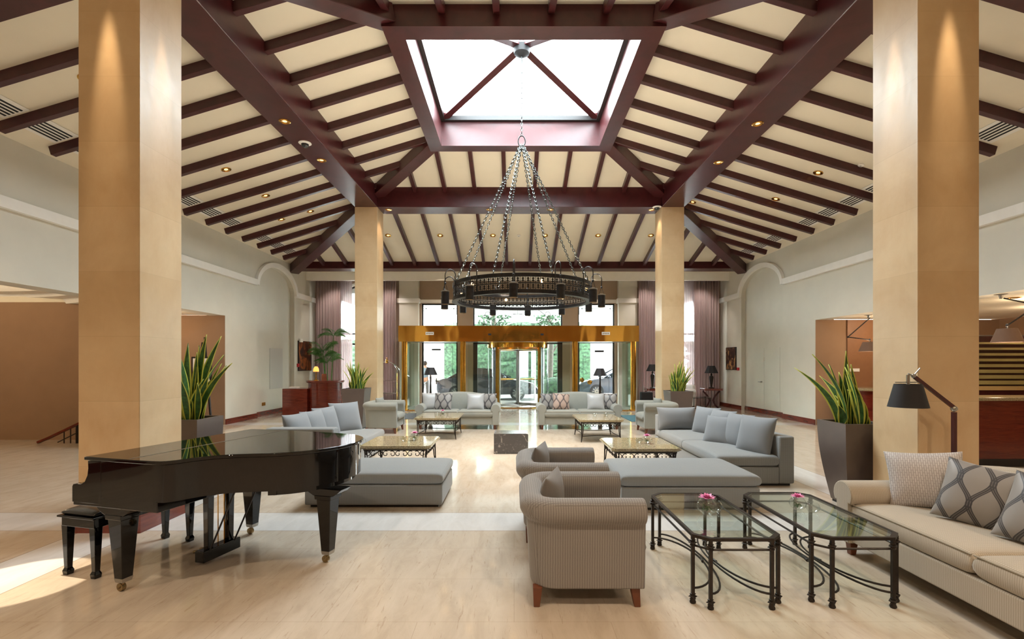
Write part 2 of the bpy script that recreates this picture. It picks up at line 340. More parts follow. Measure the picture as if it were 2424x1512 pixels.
def obj(name, mb, mat, parent=None, loc=None, rot=None, smooth=40, bevel=0, bseg=2, sub=0, solid=0):
    me = bpy.data.meshes.new(name); me.from_pydata([tuple(p) for p in mb.v], [], mb.f)
    mats = mat if isinstance(mat, (list, tuple)) else [mat]
    for m in mats: me.materials.append(M[m] if isinstance(m, str) else m)
    for p, mi in zip(me.polygons, mb.mi): p.material_index = mi
    b = bmesh.new(); b.from_mesh(me); bmesh.ops.remove_doubles(b, verts=b.verts, dist=1e-6)
    bmesh.ops.recalc_face_normals(b, faces=b.faces); b.to_mesh(me); b.free()
    if smooth:
        for p in me.polygons: p.use_smooth = True
        me.set_sharp_from_angle(angle=math.radians(smooth))
    o = bpy.data.objects.new(name, me); COL.objects.link(o)
    if parent is not None: o.parent = parent
    if loc is not None: o.location = loc
    if rot is not None: o.rotation_euler = rot
    if solid: md = o.modifiers.new('solid', 'SOLIDIFY'); md.thickness = solid; md.offset = 0
    if bevel:
        md = o.modifiers.new('bevel', 'BEVEL'); md.width = bevel; md.segments = bseg; md.limit_method = 'ANGLE'; md.angle_limit = 0.7
        md.harden_normals = False
    if sub: md = o.modifiers.new('sub', 'SUBSURF'); md.levels = sub; md.render_levels = sub
    return o
def thing(name, label, cat, loc=(0,0,0), rotz=0, group=None, rot=None):
    o = bpy.data.objects.new(name, None); COL.objects.link(o); o.empty_display_size = 0.1
    o.location = loc; o.rotation_euler = rot if rot is not None else (0,0,rotz); return tag(o, label, cat, group)
def tag(o, label, cat, group=None, kind=None):
    o['label'] = label; o['category'] = cat
    if group: o['group'] = group
    if kind: o['kind'] = kind
    return o
def struct(name, mb, mat, parent=None, **kw):
    kw.setdefault('smooth', 0)
    o = obj(name, mb, mat, parent, **kw)
    if parent is None: o['kind'] = 'structure'
    return o
def dup(o, loc, label=None, rotz=None, rot=None, parent=None, group=None):
    c = o.copy(); COL.objects.link(c)
    if parent is not None: c.parent = parent
    if loc is not None: c.location = loc
    if rotz is not None: c.rotation_euler = (0,0,rotz)
    if rot is not None: c.rotation_euler = rot
    if label: c['label'] = label
    if group: c['group'] = group
    for ch in list(o.children): dup(ch, None, parent=c)
    return c
def arcpts(cx, cy, r, a0, a1, n): return [(cx+r*math.cos(a0+(a1-a0)*i/n), cy+r*math.sin(a0+(a1-a0)*i/n)) for i in range(n+1)]
def zc(d): return 5.0 + 0.3*(7.75-d)      # underside of the roof slopes, d = distance from the middle
# ============================================================ floor, walls
struct('floor', MB().box(-14, 13.5, -4.2, 18.8, -0.2, 0), 'floor')
H = 5.12
def wall_side(name, X, sgn, holes, arch):
    """sgn = outward direction; holes = (y0,y1,z1); the last 0.14 m of the wall carries the shallow arched recess"""
    mb = MB(); xi, xo = X, X+sgn*0.14; xb = X+sgn*0.40
    lo, hi = min(xi, xo), max(xi, xo); lo2, hi2 = min(xo, xb), max(xo, xb)
    ys = [-4.2]; 
    for y0, y1, z1 in holes:
        mb.box(lo, hi, ys[-1], y0, 0, H); mb.box(lo2, hi2, ys[-1], y0, 0, H)
        mb.box(lo, hi, y0, y1, z1, H); mb.box(lo2, hi2, y0, y1, z1, H); ys.append(y1)
    a0, a1 = arch; mb.box(lo2, hi2, ys[-1], 18.8, 0, H)
    mb.box(lo, hi, ys[-1], a0, 0, H); mb.box(lo, hi, a1, 18.8, 0, H)
    c = (a0+a1)/2; h = (a1-a0)/2
    pts = [(c-h*math.cos(PI*i/24), 3.93+0.72*math.sin(PI*i/24)) for i in range(25)]
    mb.prism(pts+[(a1, H), (a0, H)], lo, hi, 'x')
    return struct(name, mb, 'plaster')
LH = [(4.6, 9.2, 2.83), (10.6, 12.74, 2.87)]; RH = [(5.4, 12.67, 2.75)]
LA = (14.3, 16.75); RA = (14.2, 16.8)
wall_side('wall_left', XL, -1, LH, LA); wall_side('wall_right', XR, 1, RH, RA)
tn = 0
def trim(mb, m='white', **kw):
    global tn; tn += 1; return struct('trim_%d' % tn, mb, m, **kw)
for X, s, (a0, a1) in ((XL, 1, LA), (XR, -1, RA)):
    mb = MB(); x0, x1 = sorted((X, X+s*0.09)); c = (a0+a1)/2; h = (a1-a0)/2
    o = [(c-(h+0.13)*math.cos(PI*i/24), 3.93+0.87*math.sin(PI*i/24)) for i in range(25)]
    i_ = [(c-h*math.cos(PI*i/24), 3.93+0.72*math.sin(PI*i/24)) for i in range(25)]
    mb.prism(o+i_[::-1], x0, x1, 'x')
    mb.box(x0, x1, -4, a0-0.10, 3.91, 4.08); mb.box(x0, x1, a1+0.10, YB, 3.91, 4.08)
    trim(mb)
bn = 0
def base(side, y0, y1, X, s):
    mb = MB(); x0, x1 = sorted((X, X+s*0.03)); mb.box(x0, x1, y0, y1, 0, 0.10); x0, x1 = sorted((X, X+s*0.018)); mb.box(x0, x1, y0, y1, 0.10, 0.145)
    struct('baseboard_'+side, mb, 'redwood')
for i, (y0, y1, dx) in enumerate(((-4,4.6,0),(9.2,10.6,0),(12.74,14.3,0),(14.3,16.75,-0.14),(16.75,18.5,0))): base('left_%d' % (i+1), y0, y1, XL+dx, 1)
for i, (y0, y1, dx) in enumerate(((-4,5.4,0),(12.67,14.2,0),(14.2,16.8,0.14),(16.8,18.5,0))): base('right_%d' % (i+1), y0, y1, XR+dx, -1)
# entrance wall with its openings
def arch_poly(c, h, zs, n=20): return [(c-h*math.cos(PI*i/n), zs+h*math.sin(PI*i/n)) for i in range(n+1)]
mb = MB(); op = [(-6.75,-4.95,0.45,'a'),(-3.54,-2.16,0,3.91),(-1.57,1.85,0,3.91),(2.45,3.85,0,3.91),(5.2,7.0,0.45,'a')]
x = XL-0.4
for x0, x1, z0, z1 in op:
    mb.box(x, x0, YB, YB+0.3, 0, H); x = x1
    if z0: mb.box(x0, x1, YB, YB+0.3, 0, z0)
    if z1 == 'a': mb.prism(arch_poly((x0+x1)/2, 0.9, 3.72)+[(x1, H), (x0, H)], YB, YB+0.3, 'y')
    else: mb.box(x0, x1, YB, YB+0.3, z1, H)
mb.box(x, XR+0.4, YB, YB+0.3, 0, H)
struct('wall_back', mb, 'taupe')
mb = MB()
for x0, x1 in ((-4.35, -3.62), (3.95, 4.65)): mb.box(x0, x1, YB-0.22, YB, 0, 4.95)
trim(mb, 'plaster')
mb = MB().box(-4.42,-3.58,YB-0.29,YB-0.0,3.9,4.07).box(3.9,4.72,YB-0.29,YB,3.9,4.07).box(-3.58,3.9,YB-0.06,YB,3.93,4.05); trim(mb)
# arched rear window casings (white reveal) 
for c in (-5.85, 6.1):
    o = [(c-0.98,0.4)]+arch_poly(c, 0.98, 3.72)+[(c+0.98,0.4)]; i_ = [(c-0.9,0.4)]+arch_poly(c, 0.9, 3.72)+[(c+0.9,0.4)]
    trim(MB().prism(o+i_[::-1], YB-0.05, YB, 'y'))
mb = MB().box(XL-0.3, XR+0.3, 16.5, 18.7, 4.97, 5.1); struct('ceiling_entrance', mb, 'ceil'); bpy.data.objects['ceiling_entrance'].name = 'ceiling.001'
trim(MB().box(XL, XR, 17.72, 17.84, 4.66, 4.97).box(XL, XR, 17.84, 18.28, 4.90, 4.97), 'white')
struct('wall_front', MB().box(-8, 8.3, -4.5, -4.2, 0, 5.2), 'warmwall')
struct('ceiling_front', MB().box(-8, 8.3, -4.4, 1.3, 4.95, 5.1), 'ceil').name = 'ceiling.002'

# ============================================================ roof: slopes, rafters, beams
mb = MB(); d0, d1 = 7.9, 2.0
for k in range(4):
    a = k*PI/2; R = Matrix.Rotation(a, 4, 'Z'); T = Matrix.Translation((CX, CY, 0))
    n = len(mb.v); z0, z1 = zc(d0), zc(d1)
    mb.add([(-d0,-d0,z0),(d0,-d0,z0),(d1,-d1,z1),(-d1,-d1,z1),(-d0,-d0,z0+.12),(d0,-d0,z0+.12),(d1,-d1,z1+.12),(-d1,-d1,z1+.12)],
           [(0,1,2,3),(7,6,5,4),(0,4,5,1),(3,2,6,7),(1,5,6,2),(0,3,7,4)]); mb.xf(T @ R, n)
ceil = struct('ceiling', mb, 'ceil')
def rafter(k, off, da, db, w=0.095, h=0.15):
    R = Matrix.Translation((CX, CY, 0)) @ Matrix.Rotation(k*PI/2, 4, 'Z')
    p = R @ Vector((off, -da, zc(da)-h/2+0.01)); q = R @ Vector((off, -db, zc(db)-h/2+0.01))
    obj('rafter', MB().beam(p, q, w, h), 'wood', ceil, smooth=0, bevel=0.006, bseg=1)
OFF = [0.39+0.777*i for i in range(10)]
for k in range(4):           # 0 = slope behind the camera side, 1 right, 2 entrance, 3 left
    for s in (-1, 1):
        for i, o in enumerate(OFF):
            off = s*o
            if o < 3.6: rafter(k, off, 3.78, max(2.05, o+0.05))
            if k == 0 or o > 7.3: continue
            back = (k == 2) or (k == 1 and s > 0) or (k == 3 and s < 0)
            if not back and o > 3.2: continue
            rafter(k, off, 7.54 if k != 2 else 7.60, max(4.25, o+0.05))
# main ring of beams on the four columns
def bx(x0,x1,y0,y1,z0,z1): return MB().box(x0,x1,y0,y1,z0,z1)
bi, bo, bz = 3.71, 4.30, 5.69
for args in ((CX-bo,CX-bi,CY-bo,CY+bo), (CX+bi,CX+bo,CY-bo,CY+bo), (CX-bi,CX+bi,CY+bi,CY+bo), (CX-bi,CX+bi,CY-bo,CY-bi)):
    obj('main_beam', bx(*args, bz, 6.25), 'wood', ceil, smooth=0, bevel=0.008, bseg=1)
def hipb(sx, sy, da, db, w=0.30, h=0.30, up=0):
    p = (CX+sx*da, CY+sy*da, zc(da)-h/2+0.02); q = (CX+sx*db, CY+sy*db, zc(db)-h/2+0.02)
    obj('hip_beam', MB().beam(p, q, w, h), 'wood', ceil, smooth=0, bevel=0.008, bseg=1)
for sx in (-1, 1):
    for sy in (-1, 1): hipb(sx, sy, 3.85, 1.95)
    hipb(sx, 1, 7.72, 4.15, 0.32, 0.34); hipb(sx, -1, 7.5, 4.15, 0.32, 0.34)
    # raking beam from each near column out to the side wall
    p = (CX+sx*7.7, CY-4.0, zc(7.7)-0.17); q = (CX+sx*4.2, CY-4.0, zc(4.2)-0.17)
    obj('raking_beam', MB().beam(p, q, 0.59, 0.36), 'wood', ceil, smooth=0, bevel=0.008, bseg=1)
obj('wall_beam', bx(XL+0.02, XR-0.02, 16.42, 16.98, 4.84, 5.10), 'wood', ceil, smooth=0, bevel=0.008, bseg=1)

# skylight
sk = struct('window_1', MB().box(CX-2.03,CX+2.03,CY+1.74,CY+2.03,6.40,7.0).box(CX-2.03,CX+2.03,CY-2.03,CY-1.74,6.40,7.0)
            .box(CX-2.03,CX-1.74,CY-1.74,CY+1.74,6.40,7.0).box(CX+1.74,CX+2.03,CY-1.74,CY+1.74,6.40,7.0), 'wood')
g0, g1 = 1.66, 7.0
mb = MB()
for a in ((CX-1.75,CX+1.75,CY+g0,CY+1.75),(CX-1.75,CX+1.75,CY-1.75,CY-g0),(CX-1.75,CX-g0,CY-g0,CY+g0),(CX+g0,CX+1.75,CY-g0,CY+g0)): mb.box(*a, 6.93, 7.03)
obj('curb', mb, 'dkmetal', sk, smooth=0)
az = 7.52
obj('pane', MB().add([(CX-1.7,CY-1.7,7.03),(CX+1.7,CY-1.7,7.03),(CX+1.7,CY+1.7,7.03),(CX-1.7,CY+1.7,7.03),(CX,CY,az)], [(0,1,4),(1,2,4),(2,3,4),(3,0,4)]), 'glass', sk, smooth=0)
for sx in (-1,1):
    for sy in (-1,1): obj('glazing_bar', MB().beam((CX+sx*1.72,CY+sy*1.72,6.99),(CX,CY,az-0.04),0.15,0.12), 'wood', sk, smooth=0)
obj('hub', MB().lathe([(0.05,7.26),(0.14,7.31),(0.17,7.42),(0.12,7.52)], (CX,CY,0), 16), 'rubber', sk)

# ============================================================ columns
CL = (('left',-1,-1,'honey sandstone column in the left foreground, right behind the piano'), ('right',1,-1,'honey sandstone column in the right foreground, behind the reading lamp'),
      ('left',-1,1,'honey sandstone column at the far left, behind the far left planter'), ('right',1,1,'honey sandstone column at the far right, beside the far right planter'))
for nm, sx, sy, lab in CL:
    c = (CX+sx*4.005, CY+sy*4.005); h = 0.293
    t = thing('column', lab, 'column', (c[0], c[1], 0), 0, 'square stone columns')
    obj('shaft', MB().box(-h,h,-h,h,0,bz+0.01), 'stone', t, smooth=0, bevel=0.006, bseg=1)
    b = 0.335; obj('plinth', MB().box(-b,b,-b,b,0,0.15).box(-b+.015,b-.015,-b+.015,b-.015,0.15,0.19).box(-b+.03,b-.03,-b+.03,b-.03,0.19,0.215), 'redwood', t, smooth=0)

# ============================================================ windows and entrance
def winframe(n, x0, x1, z0, z1, bars=(), vbars=(), arch=False):
    mb = MB(); y0, y1 = YB+0.10, YB+0.16; t = 0.05
    if arch:
        c = (x0+x1)/2; o = [(x0,z0)]+arch_poly(c, 0.9, z1)+[(x1,z0)]; i_ = [(x0+t,z0+t)]+arch_poly(c, 0.9-t, z1)+[(x1-t,z0+t)]
        mb.prism(o+i_[::-1], y0, y1, 'y'); mb.box(x0,x1,y0,y1,z0,z0+t); top = z1+0.9
    else: mb.box(x0,x0+t,y0,y1,z0,z1).box(x1-t,x1,y0,y1,z0,z1).box(x0,x1,y0,y1,z1-t,z1); top = z1
    for z in bars: mb.box(x0,x1,y0,y1,z,z+0.06)
    for xx, za, zb in vbars: mb.box(xx-0.02,xx+0.02,y0,y1,za,zb)
    w = struct('window_%d' % n, mb, 'dkmetal')
    g = [(x0,z0),(x1,z0)]+([(x1,z1)]+arch_poly((x0+x1)/2, 0.88, z1)[::-1] if arch else [(x1,z1),(x0,z1)])
    obj('pane', MB().prism(g, YB+0.125, YB+0.135, 'y'), 'glass', w, smooth=0)
    return w
winframe(2, -6.75, -4.95, 0.45, 3.72, (2.33, 2.72), arch=True); winframe(3, 5.2, 7.0, 0.45, 3.72, (2.33, 2.72), arch=True)
w4 = winframe(4, -3.54, -2.16, 2.45, 3.91); w5 = winframe(5, 2.45, 3.85, 2.45, 3.91); w6 = winframe(6, -1.57, 1.85, 2.45, 3.91)
def leadfan(w, c, z, r):   # thin iron tracery of the middle fanlight
    mb = MB(); y = YB+0.09
    for rr in (0.42, 1.05, 1.45): mb.tube([(c+rr*math.cos(PI*i/24), y, z+rr*math.sin(PI*i/24)*0.92) for i in range(25)], 0.009, 5)
    for i in range(1, 14):
        a = PI*i/14; mb.tube([(c+0.42*math.cos(a), y, z+0.39*math.sin(a)), (c+1.5*math.cos(a), y, z+1.38*math.sin(a))], 0.006, 4)
        if 2 < i < 12:
            x, zz = c+0.56*math.cos(a), z+0.52*math.sin(a); mb.ball((x,y,zz), 0.035, 6, 4, (1,0.3,1)); mb.tube([(x-0.05,y,zz),(x+0.05,y,zz)],0.008,4)
    for s in (-1, 1): mb.tube([(c+s*1.15+0.1*math.cos(2*PI*i/12), y, z+0.95+0.1*math.sin(2*PI*i/12)) for i in range(12)], 0.008, 5, closed=True)
    obj('tracery', mb, 'iron', w)
leadfan(w6, 0.14, 2.55, 1.5)
for w, x0, x1 in ((w4,-3.54,-2.16),(w5,2.45,3.85)):
    mb = MB(); y = YB+0.09
    for x in (x0+0.16, x1-0.16): mb.tube([(x,y,2.5),(x,y,3.86)],0.007,4)
    mb.tube([(x0,y,3.72),(x1,y,3.72)],0.007,4)
    for x in (x0+0.16, x1-0.16): mb.tube([(x-0.13,y,3.84),(x+0.13,y,3.6)],0.006,4).tube([(x+0.13,y,3.84),(x-0.13,y,3.6)],0.006,4)
    obj('tracery', mb, 'iron', w)
# side doors in the wall plane, behind the brass vestibule
dn = 0
for x0, x1 in ((-3.54,-2.16),(2.45,3.85)):
    dn += 1; y0, y1 = YB+0.08, YB+0.14
    d = struct('door_%d' % dn, MB().box(x0,x0+.06,y0,y1,0,2.45).box(x1-.06,x1,y0,y1,0,2.45).box(x0,x1,y0,y1,2.39,2.45), 'dkmetal')
    obj('pane', MB().box(x0+.06,x1-.06,YB+.105,YB+.115,0.02,2.39), 'glass', d, smooth=0)
    mb = MB(); 
    for x in (x0+0.2, x1-0.2): mb.tube([(x,YB+.09,0.3),(x,YB+.09,2.3)],0.006,4)
    mb.tube([(x0+.06,YB+.09,2.15),(x1-.06,YB+.09,2.15)],0.006,4)
    obj('tracery', mb, 'iron', d)
    hx = x0+0.45 if dn == 1 else x0+0.22
    if dn == 2:
        for x, z in ((2.60,0.98),(2.90,0.90)): obj('round_pull', MB().lathe([(0.02,-.03),(0.085,-.02),(0.09,0.01),(0.03,0.03)], (x,YB+.06,z), 20, M4=Matrix.Rotation(PI/2,4,'X')), 'brass', d)
    else: obj('door_handle', MB().box(-3.02,-2.86,YB+.03,YB+.09,0.92,0.97).box(-3.0,-2.96,YB+.03,YB+.09,0.82,1.05), 'steel', d, smooth=0)
    obj('patch_fitting', MB().box(x0+0.38,x0+0.72,YB+.07,YB+.13,2.12,2.18) if dn==1 else MB().box(x1-0.75,x1-0.4,YB+.07,YB+.13,2.05,2.12), 'dkmetal', d, smooth=0)
# the middle opening: black framed side lights with the revolving drum between
struct('window_7', MB().box(-1.57,-1.41,YB+.05,YB+.2,0,2.45).box(1.67,1.85,YB+.05,YB+.2,0,2.45).box(-1.57,1.85,YB+.05,YB+.2,2.36,2.45), 'dkmetal')
VY, VF = 16.45, 16.75
vb = thing('brass_vestibule', 'glass and brass entrance vestibule with a wide polished brass fascia', 'vestibule', (0.15, VY, 0))
X0, X1 = -4.09, 4.10
obj('fascia', MB().box(X0,X1,0,0.06,2.36,2.90).box(X0,X0+.05,.06,1.78,2.36,2.90).box(X1-.05,X1,.06,1.78,2.36,2.90), 'brasssheet', vb, smooth=0)
obj('soffit', MB().box(X0+.05,X1-.05,0.06,1.78,2.40,2.46), 'steel', vb, smooth=0)
for x in (-3.90,-1.90,1.93,3.93):
    mb = MB()
    prof = [(0.085+0.012*math.cos(k*PI), a) for k, a in enumerate([i*PI/9 for i in range(18)])]
    poly = [((0.082+0.012*(k % 2))*math.cos(k*PI/12), (0.082+0.012*(k % 2))*math.sin(k*PI/12)) for k in range(24)]
    mb.prism([(x+px, 0.10+py) for px, py in poly], 0.0, 2.36); mb.box(x-.12,x+.12,-.02,.22,0,.05)
    obj('post', mb, 'brass', vb, smooth=20)
for x0, x1 in ((-3.80,-2.0),(2.02,3.84)):
    obj('glass_panel', MB().box(x0,x0+0.42,0.09,0.10,0.05,2.36), 'greenglass', vb, smooth=0)
    obj('glass_panel', MB().box(x1-0.30,x1,0.09,0.10,0.05,2.36), 'greenglass', vb, smooth=0)
obj('glass_panel', MB().box(-3.91,-3.90,0.2,1.75,0.05,2.36), 'greenglass', vb, smooth=0)
obj('glass_panel', MB().box(3.93,3.94,0.2,1.75,0.05,2.36), 'greenglass', vb, smooth=0)
for a, b_ in ((-1.79,-1.05),(1.08,1.82)): obj('glass_panel', MB().box(a,b_,0.6,0.61,0.05,2.36), 'greenglass', vb, smooth=0)
for a in (-3.9,2.0): obj('floor_sill', MB().box(a,a+1.9,0.04,0.16,0,0.03), 'brass', vb, smooth=0)
for x in (-3.02, 2.97): # small printed plates
    obj('notice_plate', MB().box(x-.14,x+.14,-0.012,-0.001,2.585,2.685), 'paper', vb, smooth=0)
    mb = MB()
    for i in range(5): mb.box(x-.105+i*.045, x-.078+i*.045, -0.016,-0.012, 2.615+0.008*(i%2), 2.655)
    obj('plate_print', mb, 'oldbrass', vb, smooth=0)
for x in (-0.98, 0.80): obj('door_sensor', MB().box(x-.05,x+.05,-.045,0,2.57,2.63), 'rubber', vb, smooth=0)
rd = thing('revolving_door', 'glass revolving door with brass trim in the middle of the entrance', 'revolving door', (0.15, 18.5, 0))
Rr = 1.16
mb = MB().lathe([(Rr-0.06,2.2),(Rr+0.02,2.2),(Rr+0.02,2.39),(Rr-0.06,2.39)], seg=48, cap=False)
obj('drum_ring', mb, 'brass', rd)
obj('drum_glass', MB().lathe([(Rr,0.05),(Rr,2.2)], seg=14, cap=False, arc=(PI*0.80, PI*1.27)).lathe([(Rr,0.05),(Rr,2.2)], seg=14, cap=False, arc=(-PI*0.27, PI*0.20)), 'greenglass', rd)
for a in (1.27, -0.27, 0.80, 0.20):
    obj('drum_post', MB().box(-0.035,0.035,-0.05,0.05,0,2.39), 'brass' if a in (1.27,-0.27) else 'dkmetal', rd, loc=(Rr*math.cos(a*PI),Rr*math.sin(a*PI),0), rot=(0,0,a*PI), smooth=0)
obj('floor_ring', MB().lathe([(Rr-0.05,0),(Rr+0.10,0),(Rr+0.10,0.035),(Rr-0.05,0.035)], seg=8, cap=False, arc=(0,2*PI)), 'brass', rd, smooth=0, rot=(0,0,PI/8))
obj('axle', MB().tube([(0,0,0.02),(0,0,2.25)],0.025,12), 'chrome', rd)
for k in range(4):
    a = k*PI/2+PI/4+0.1
    w = obj('wing', MB().box(0.04,0.08,-.02,.02,0.04,2.15).box(1.04,1.10,-.02,.02,0.04,2.15).box(.04,1.10,-.02,.02,0.04,0.14).box(.04,1.10,-.02,.02,2.09,2.15), 'steel', rd, rot=(0,0,a), smooth=0)
    obj('pane', MB().box(.08,1.04,-.004,.004,0.14,2.09), 'glass', w, smooth=0)
    obj('push_bar', MB().tube([(0.15,-.06,1.02),(0.98,-.06,1.02)],0.014,8), 'brass', w)

# ============================================================ side rooms
def side_room(nm, x0, x1, y0, y1, z, mat='warmwall'):
    struct('wall_'+nm+'_far', MB().box(min(x0,x1) if x0 < 0 else XR+.004, max(x0,x1) if x0 > 0 else XL-.004, y1-.012,y1+.2,0,z-.02), mat); struct('wall_'+nm+'_near', MB().box(x0,x1,y0-.2,y0,0,z), mat)
    xe = x0 if abs(x0) > abs(x1) else x1
    struct('wall_'+nm+'_end', MB().box(xe-.1,xe+.1,y0-.2,y1+.2,0,z), mat)
    struct('ceiling', MB().box(x0-.1,x1+.1,y0-.2,y1+.2,z,z+.12), 'ceil')
side_room('passage', -11.5, XL-0.4, 10.4, 12.74, 2.9)
side_room('bar', XR+0.4, 12.8, 5.2, 12.67, 2.78)
for nm, x0, x1 in (('bar', 8.29, 12.8),): struct('baseboard_bar', MB().box(x0,x1,12.63,12.67,0,.12), 'redwood')
# round lobby at the left: curved wall, stepped white cornice, lit cove
RC = (-10.6, 7.0); RR = 3.5; RA0, RA1 = math.radians(43.5), math.radians(316.5)
def rl(prof, seg=72): return MB().lathe(prof, (RC[0], RC[1], 0), seg, cap=False, arc=(RA0, RA1))
struct('wall_lobby', rl([(RR,0),(RR,3.9),(RR+.2,3.9),(RR+.2,0)]), 'brownwall', smooth=50)
trim(MB().lathe([(RR,2.86),(RR-.10,2.87),(RR-.12,2.97),(RR-.28,3.0),(RR-.30,3.07),(RR-.48,3.10),(RR-.52,3.19),(RR-.52,3.23),(RR,3.23)], (RC[0], RC[1], 0), 96, cap=False, arc=(math.radians(33.5), math.radians(326.5))), 'white', smooth=30)
struct('ceiling', MB().box(-14.4, XL-.4, 3.2, 10.9, 3.9, 4.0), 'cove')
struct('wall_lobby_side', MB().box(-8.2,XL-.4,9.40,9.55,0,3.9).box(-8.2,XL-.4,4.45,4.6,0,3.9), 'brownwall')
lamp('POINT', (-10.6, 7.6, 3.70), 105, (1.0,0.80,0.55), 0.4, name='cove_light')
st = thing('stair_railing', 'dark stair handrail with thin balusters going down beside the curved wall', 'railing', (-8.65, 9.75, 0))
obj('handrail', MB().tube([(-.95,0.0,0.02),(-.75,0.0,0.10),(.35,0.0,0.62)],0.030,8), 'redwood', st)
for i in range(6):
    x = -.42+i*0.13; z = 0.10+(x+.75)*.4727
    obj('baluster', MB().tube([(x,0,0.0),(x,0,z)],0.010 if i != 2 else 0.022,6), 'iron', st)
obj('lower_rail', MB().tube([(-.55,0,0.02),(.35,0,.46)],0.010,6), 'iron', st)

# ============================================================ outside
struct('ground', MB().box(-40,40,18.8,75,-0.25,-0.02), 'asphalt')
pc = thing('entrance_canopy', 'flat white canopy over the driveway outside the entrance', 'canopy', (0,19,0))
obj('roof_slab', MB().box(-7.5,7.8,-0.15,8.2,4.35,4.8), 'outwhite', pc, smooth=0)
for x in (-4.35, 4.7):
    obj('pillar', MB().box(x-.55,x+.55,6.2,7.3,0,4.35), 'outwhite', pc, smooth=0)
for k, (x, y, w, h, lab) in enumerate(((-13,33,12,3.2,'tall green hedge outside, seen through the left arched window'),(-2.9,31,9.4,4.2,'green hedge across the driveway, left of the revolving door'),(5.6,33.4,9.4,4.4,'green hedge across the driveway, right of the revolving door'),(17.6,33,11,3.2,'tall green hedge outside, seen through the right arched window'))):
    rr = random.Random(k)
    def hf(u, v, x=x, y=y, w=w, h=h, rr=rr):
        a = 2*PI*u; r = 1+0.10*rr.uniform(-1,1)*(0 < v < 1)
        return (x+w/2*math.copysign(abs(math.cos(a))**0.5, math.cos(a))*r*(1 if v < 0.9 else 0.9-(v-0.9)*6), y+1.0*math.copysign(abs(math.sin(a))**0.5, math.sin(a))*r*(1 if v < 0.9 else 0.9-(v-0.9)*6), h*min(1,v/0.9)*(0.96+0.06*rr.random()) if v > 0 else -0.02)
    tag(obj('hedge', MB().grid(hf, 70, 24), 'hedge'), lab, 'hedge', 'hedges outside the entrance')
for x, y, lab in ((-1.9,25.6,'low clipped shrub on the driveway edge, left of the revolving door'),(2.4,26.2,'low clipped shrub on the driveway edge, right of the revolving door')):
    rr = random.Random(int(x*10))
    tag(obj('low_shrub', MB().grid(lambda u,v: (x+1.3*math.cos(2*PI*u)*math.sin(PI*v*0.5+PI/2*0)*(1+.06*rr.random()), y+0.8*math.sin(2*PI*u)*math.sin(PI*v/2), 0.9*math.cos(PI*v/2)-0.02+0.04*rr.random()), 32, 10), 'hedge'), lab, 'shrub')
for x, y, h, s, lab in ((-1.2,28.3,7.0,0.22,'tree trunk outside, seen through the left half of the revolving door'),(2.1,28.6,7.0,0.18,'tree trunk outside, seen through the right half of the revolving door')):
    t = thing('tree', lab, 'tree', (x,y,-0.02))
    obj('trunk', MB().tube([(0,0,0),(0.1,0,h*.4),(-.05,.1,h*.7)],[s,s*.8,s*.6],10).tube([(0.05,0,h*.3),(0.6,0.1,h*.42),(1.0,0.1,h*.4)],[s*.4,s*.3,s*.1],8), 'bark', t)
    rr = random.Random(int(x*7+50)); mb = MB()
    for i in range(420):
        a, b, r = rr.uniform(0,2*PI), rr.uniform(-1,1), rr.uniform(.3,1.05); q = Vector((r*math.cos(a), r*math.sin(a), h*.72+b*1.2)); e = Euler((rr.uniform(0,6),rr.uniform(0,6),0)).to_matrix()
        mb.add([q+e@Vector(p) for p in ((-.14,0,0),(0,.07,0),(.14,0,0),(0,-.07,.03))], [(0,1,2,3)])
    obj('crown', mb, 'hedge', t, smooth=0)

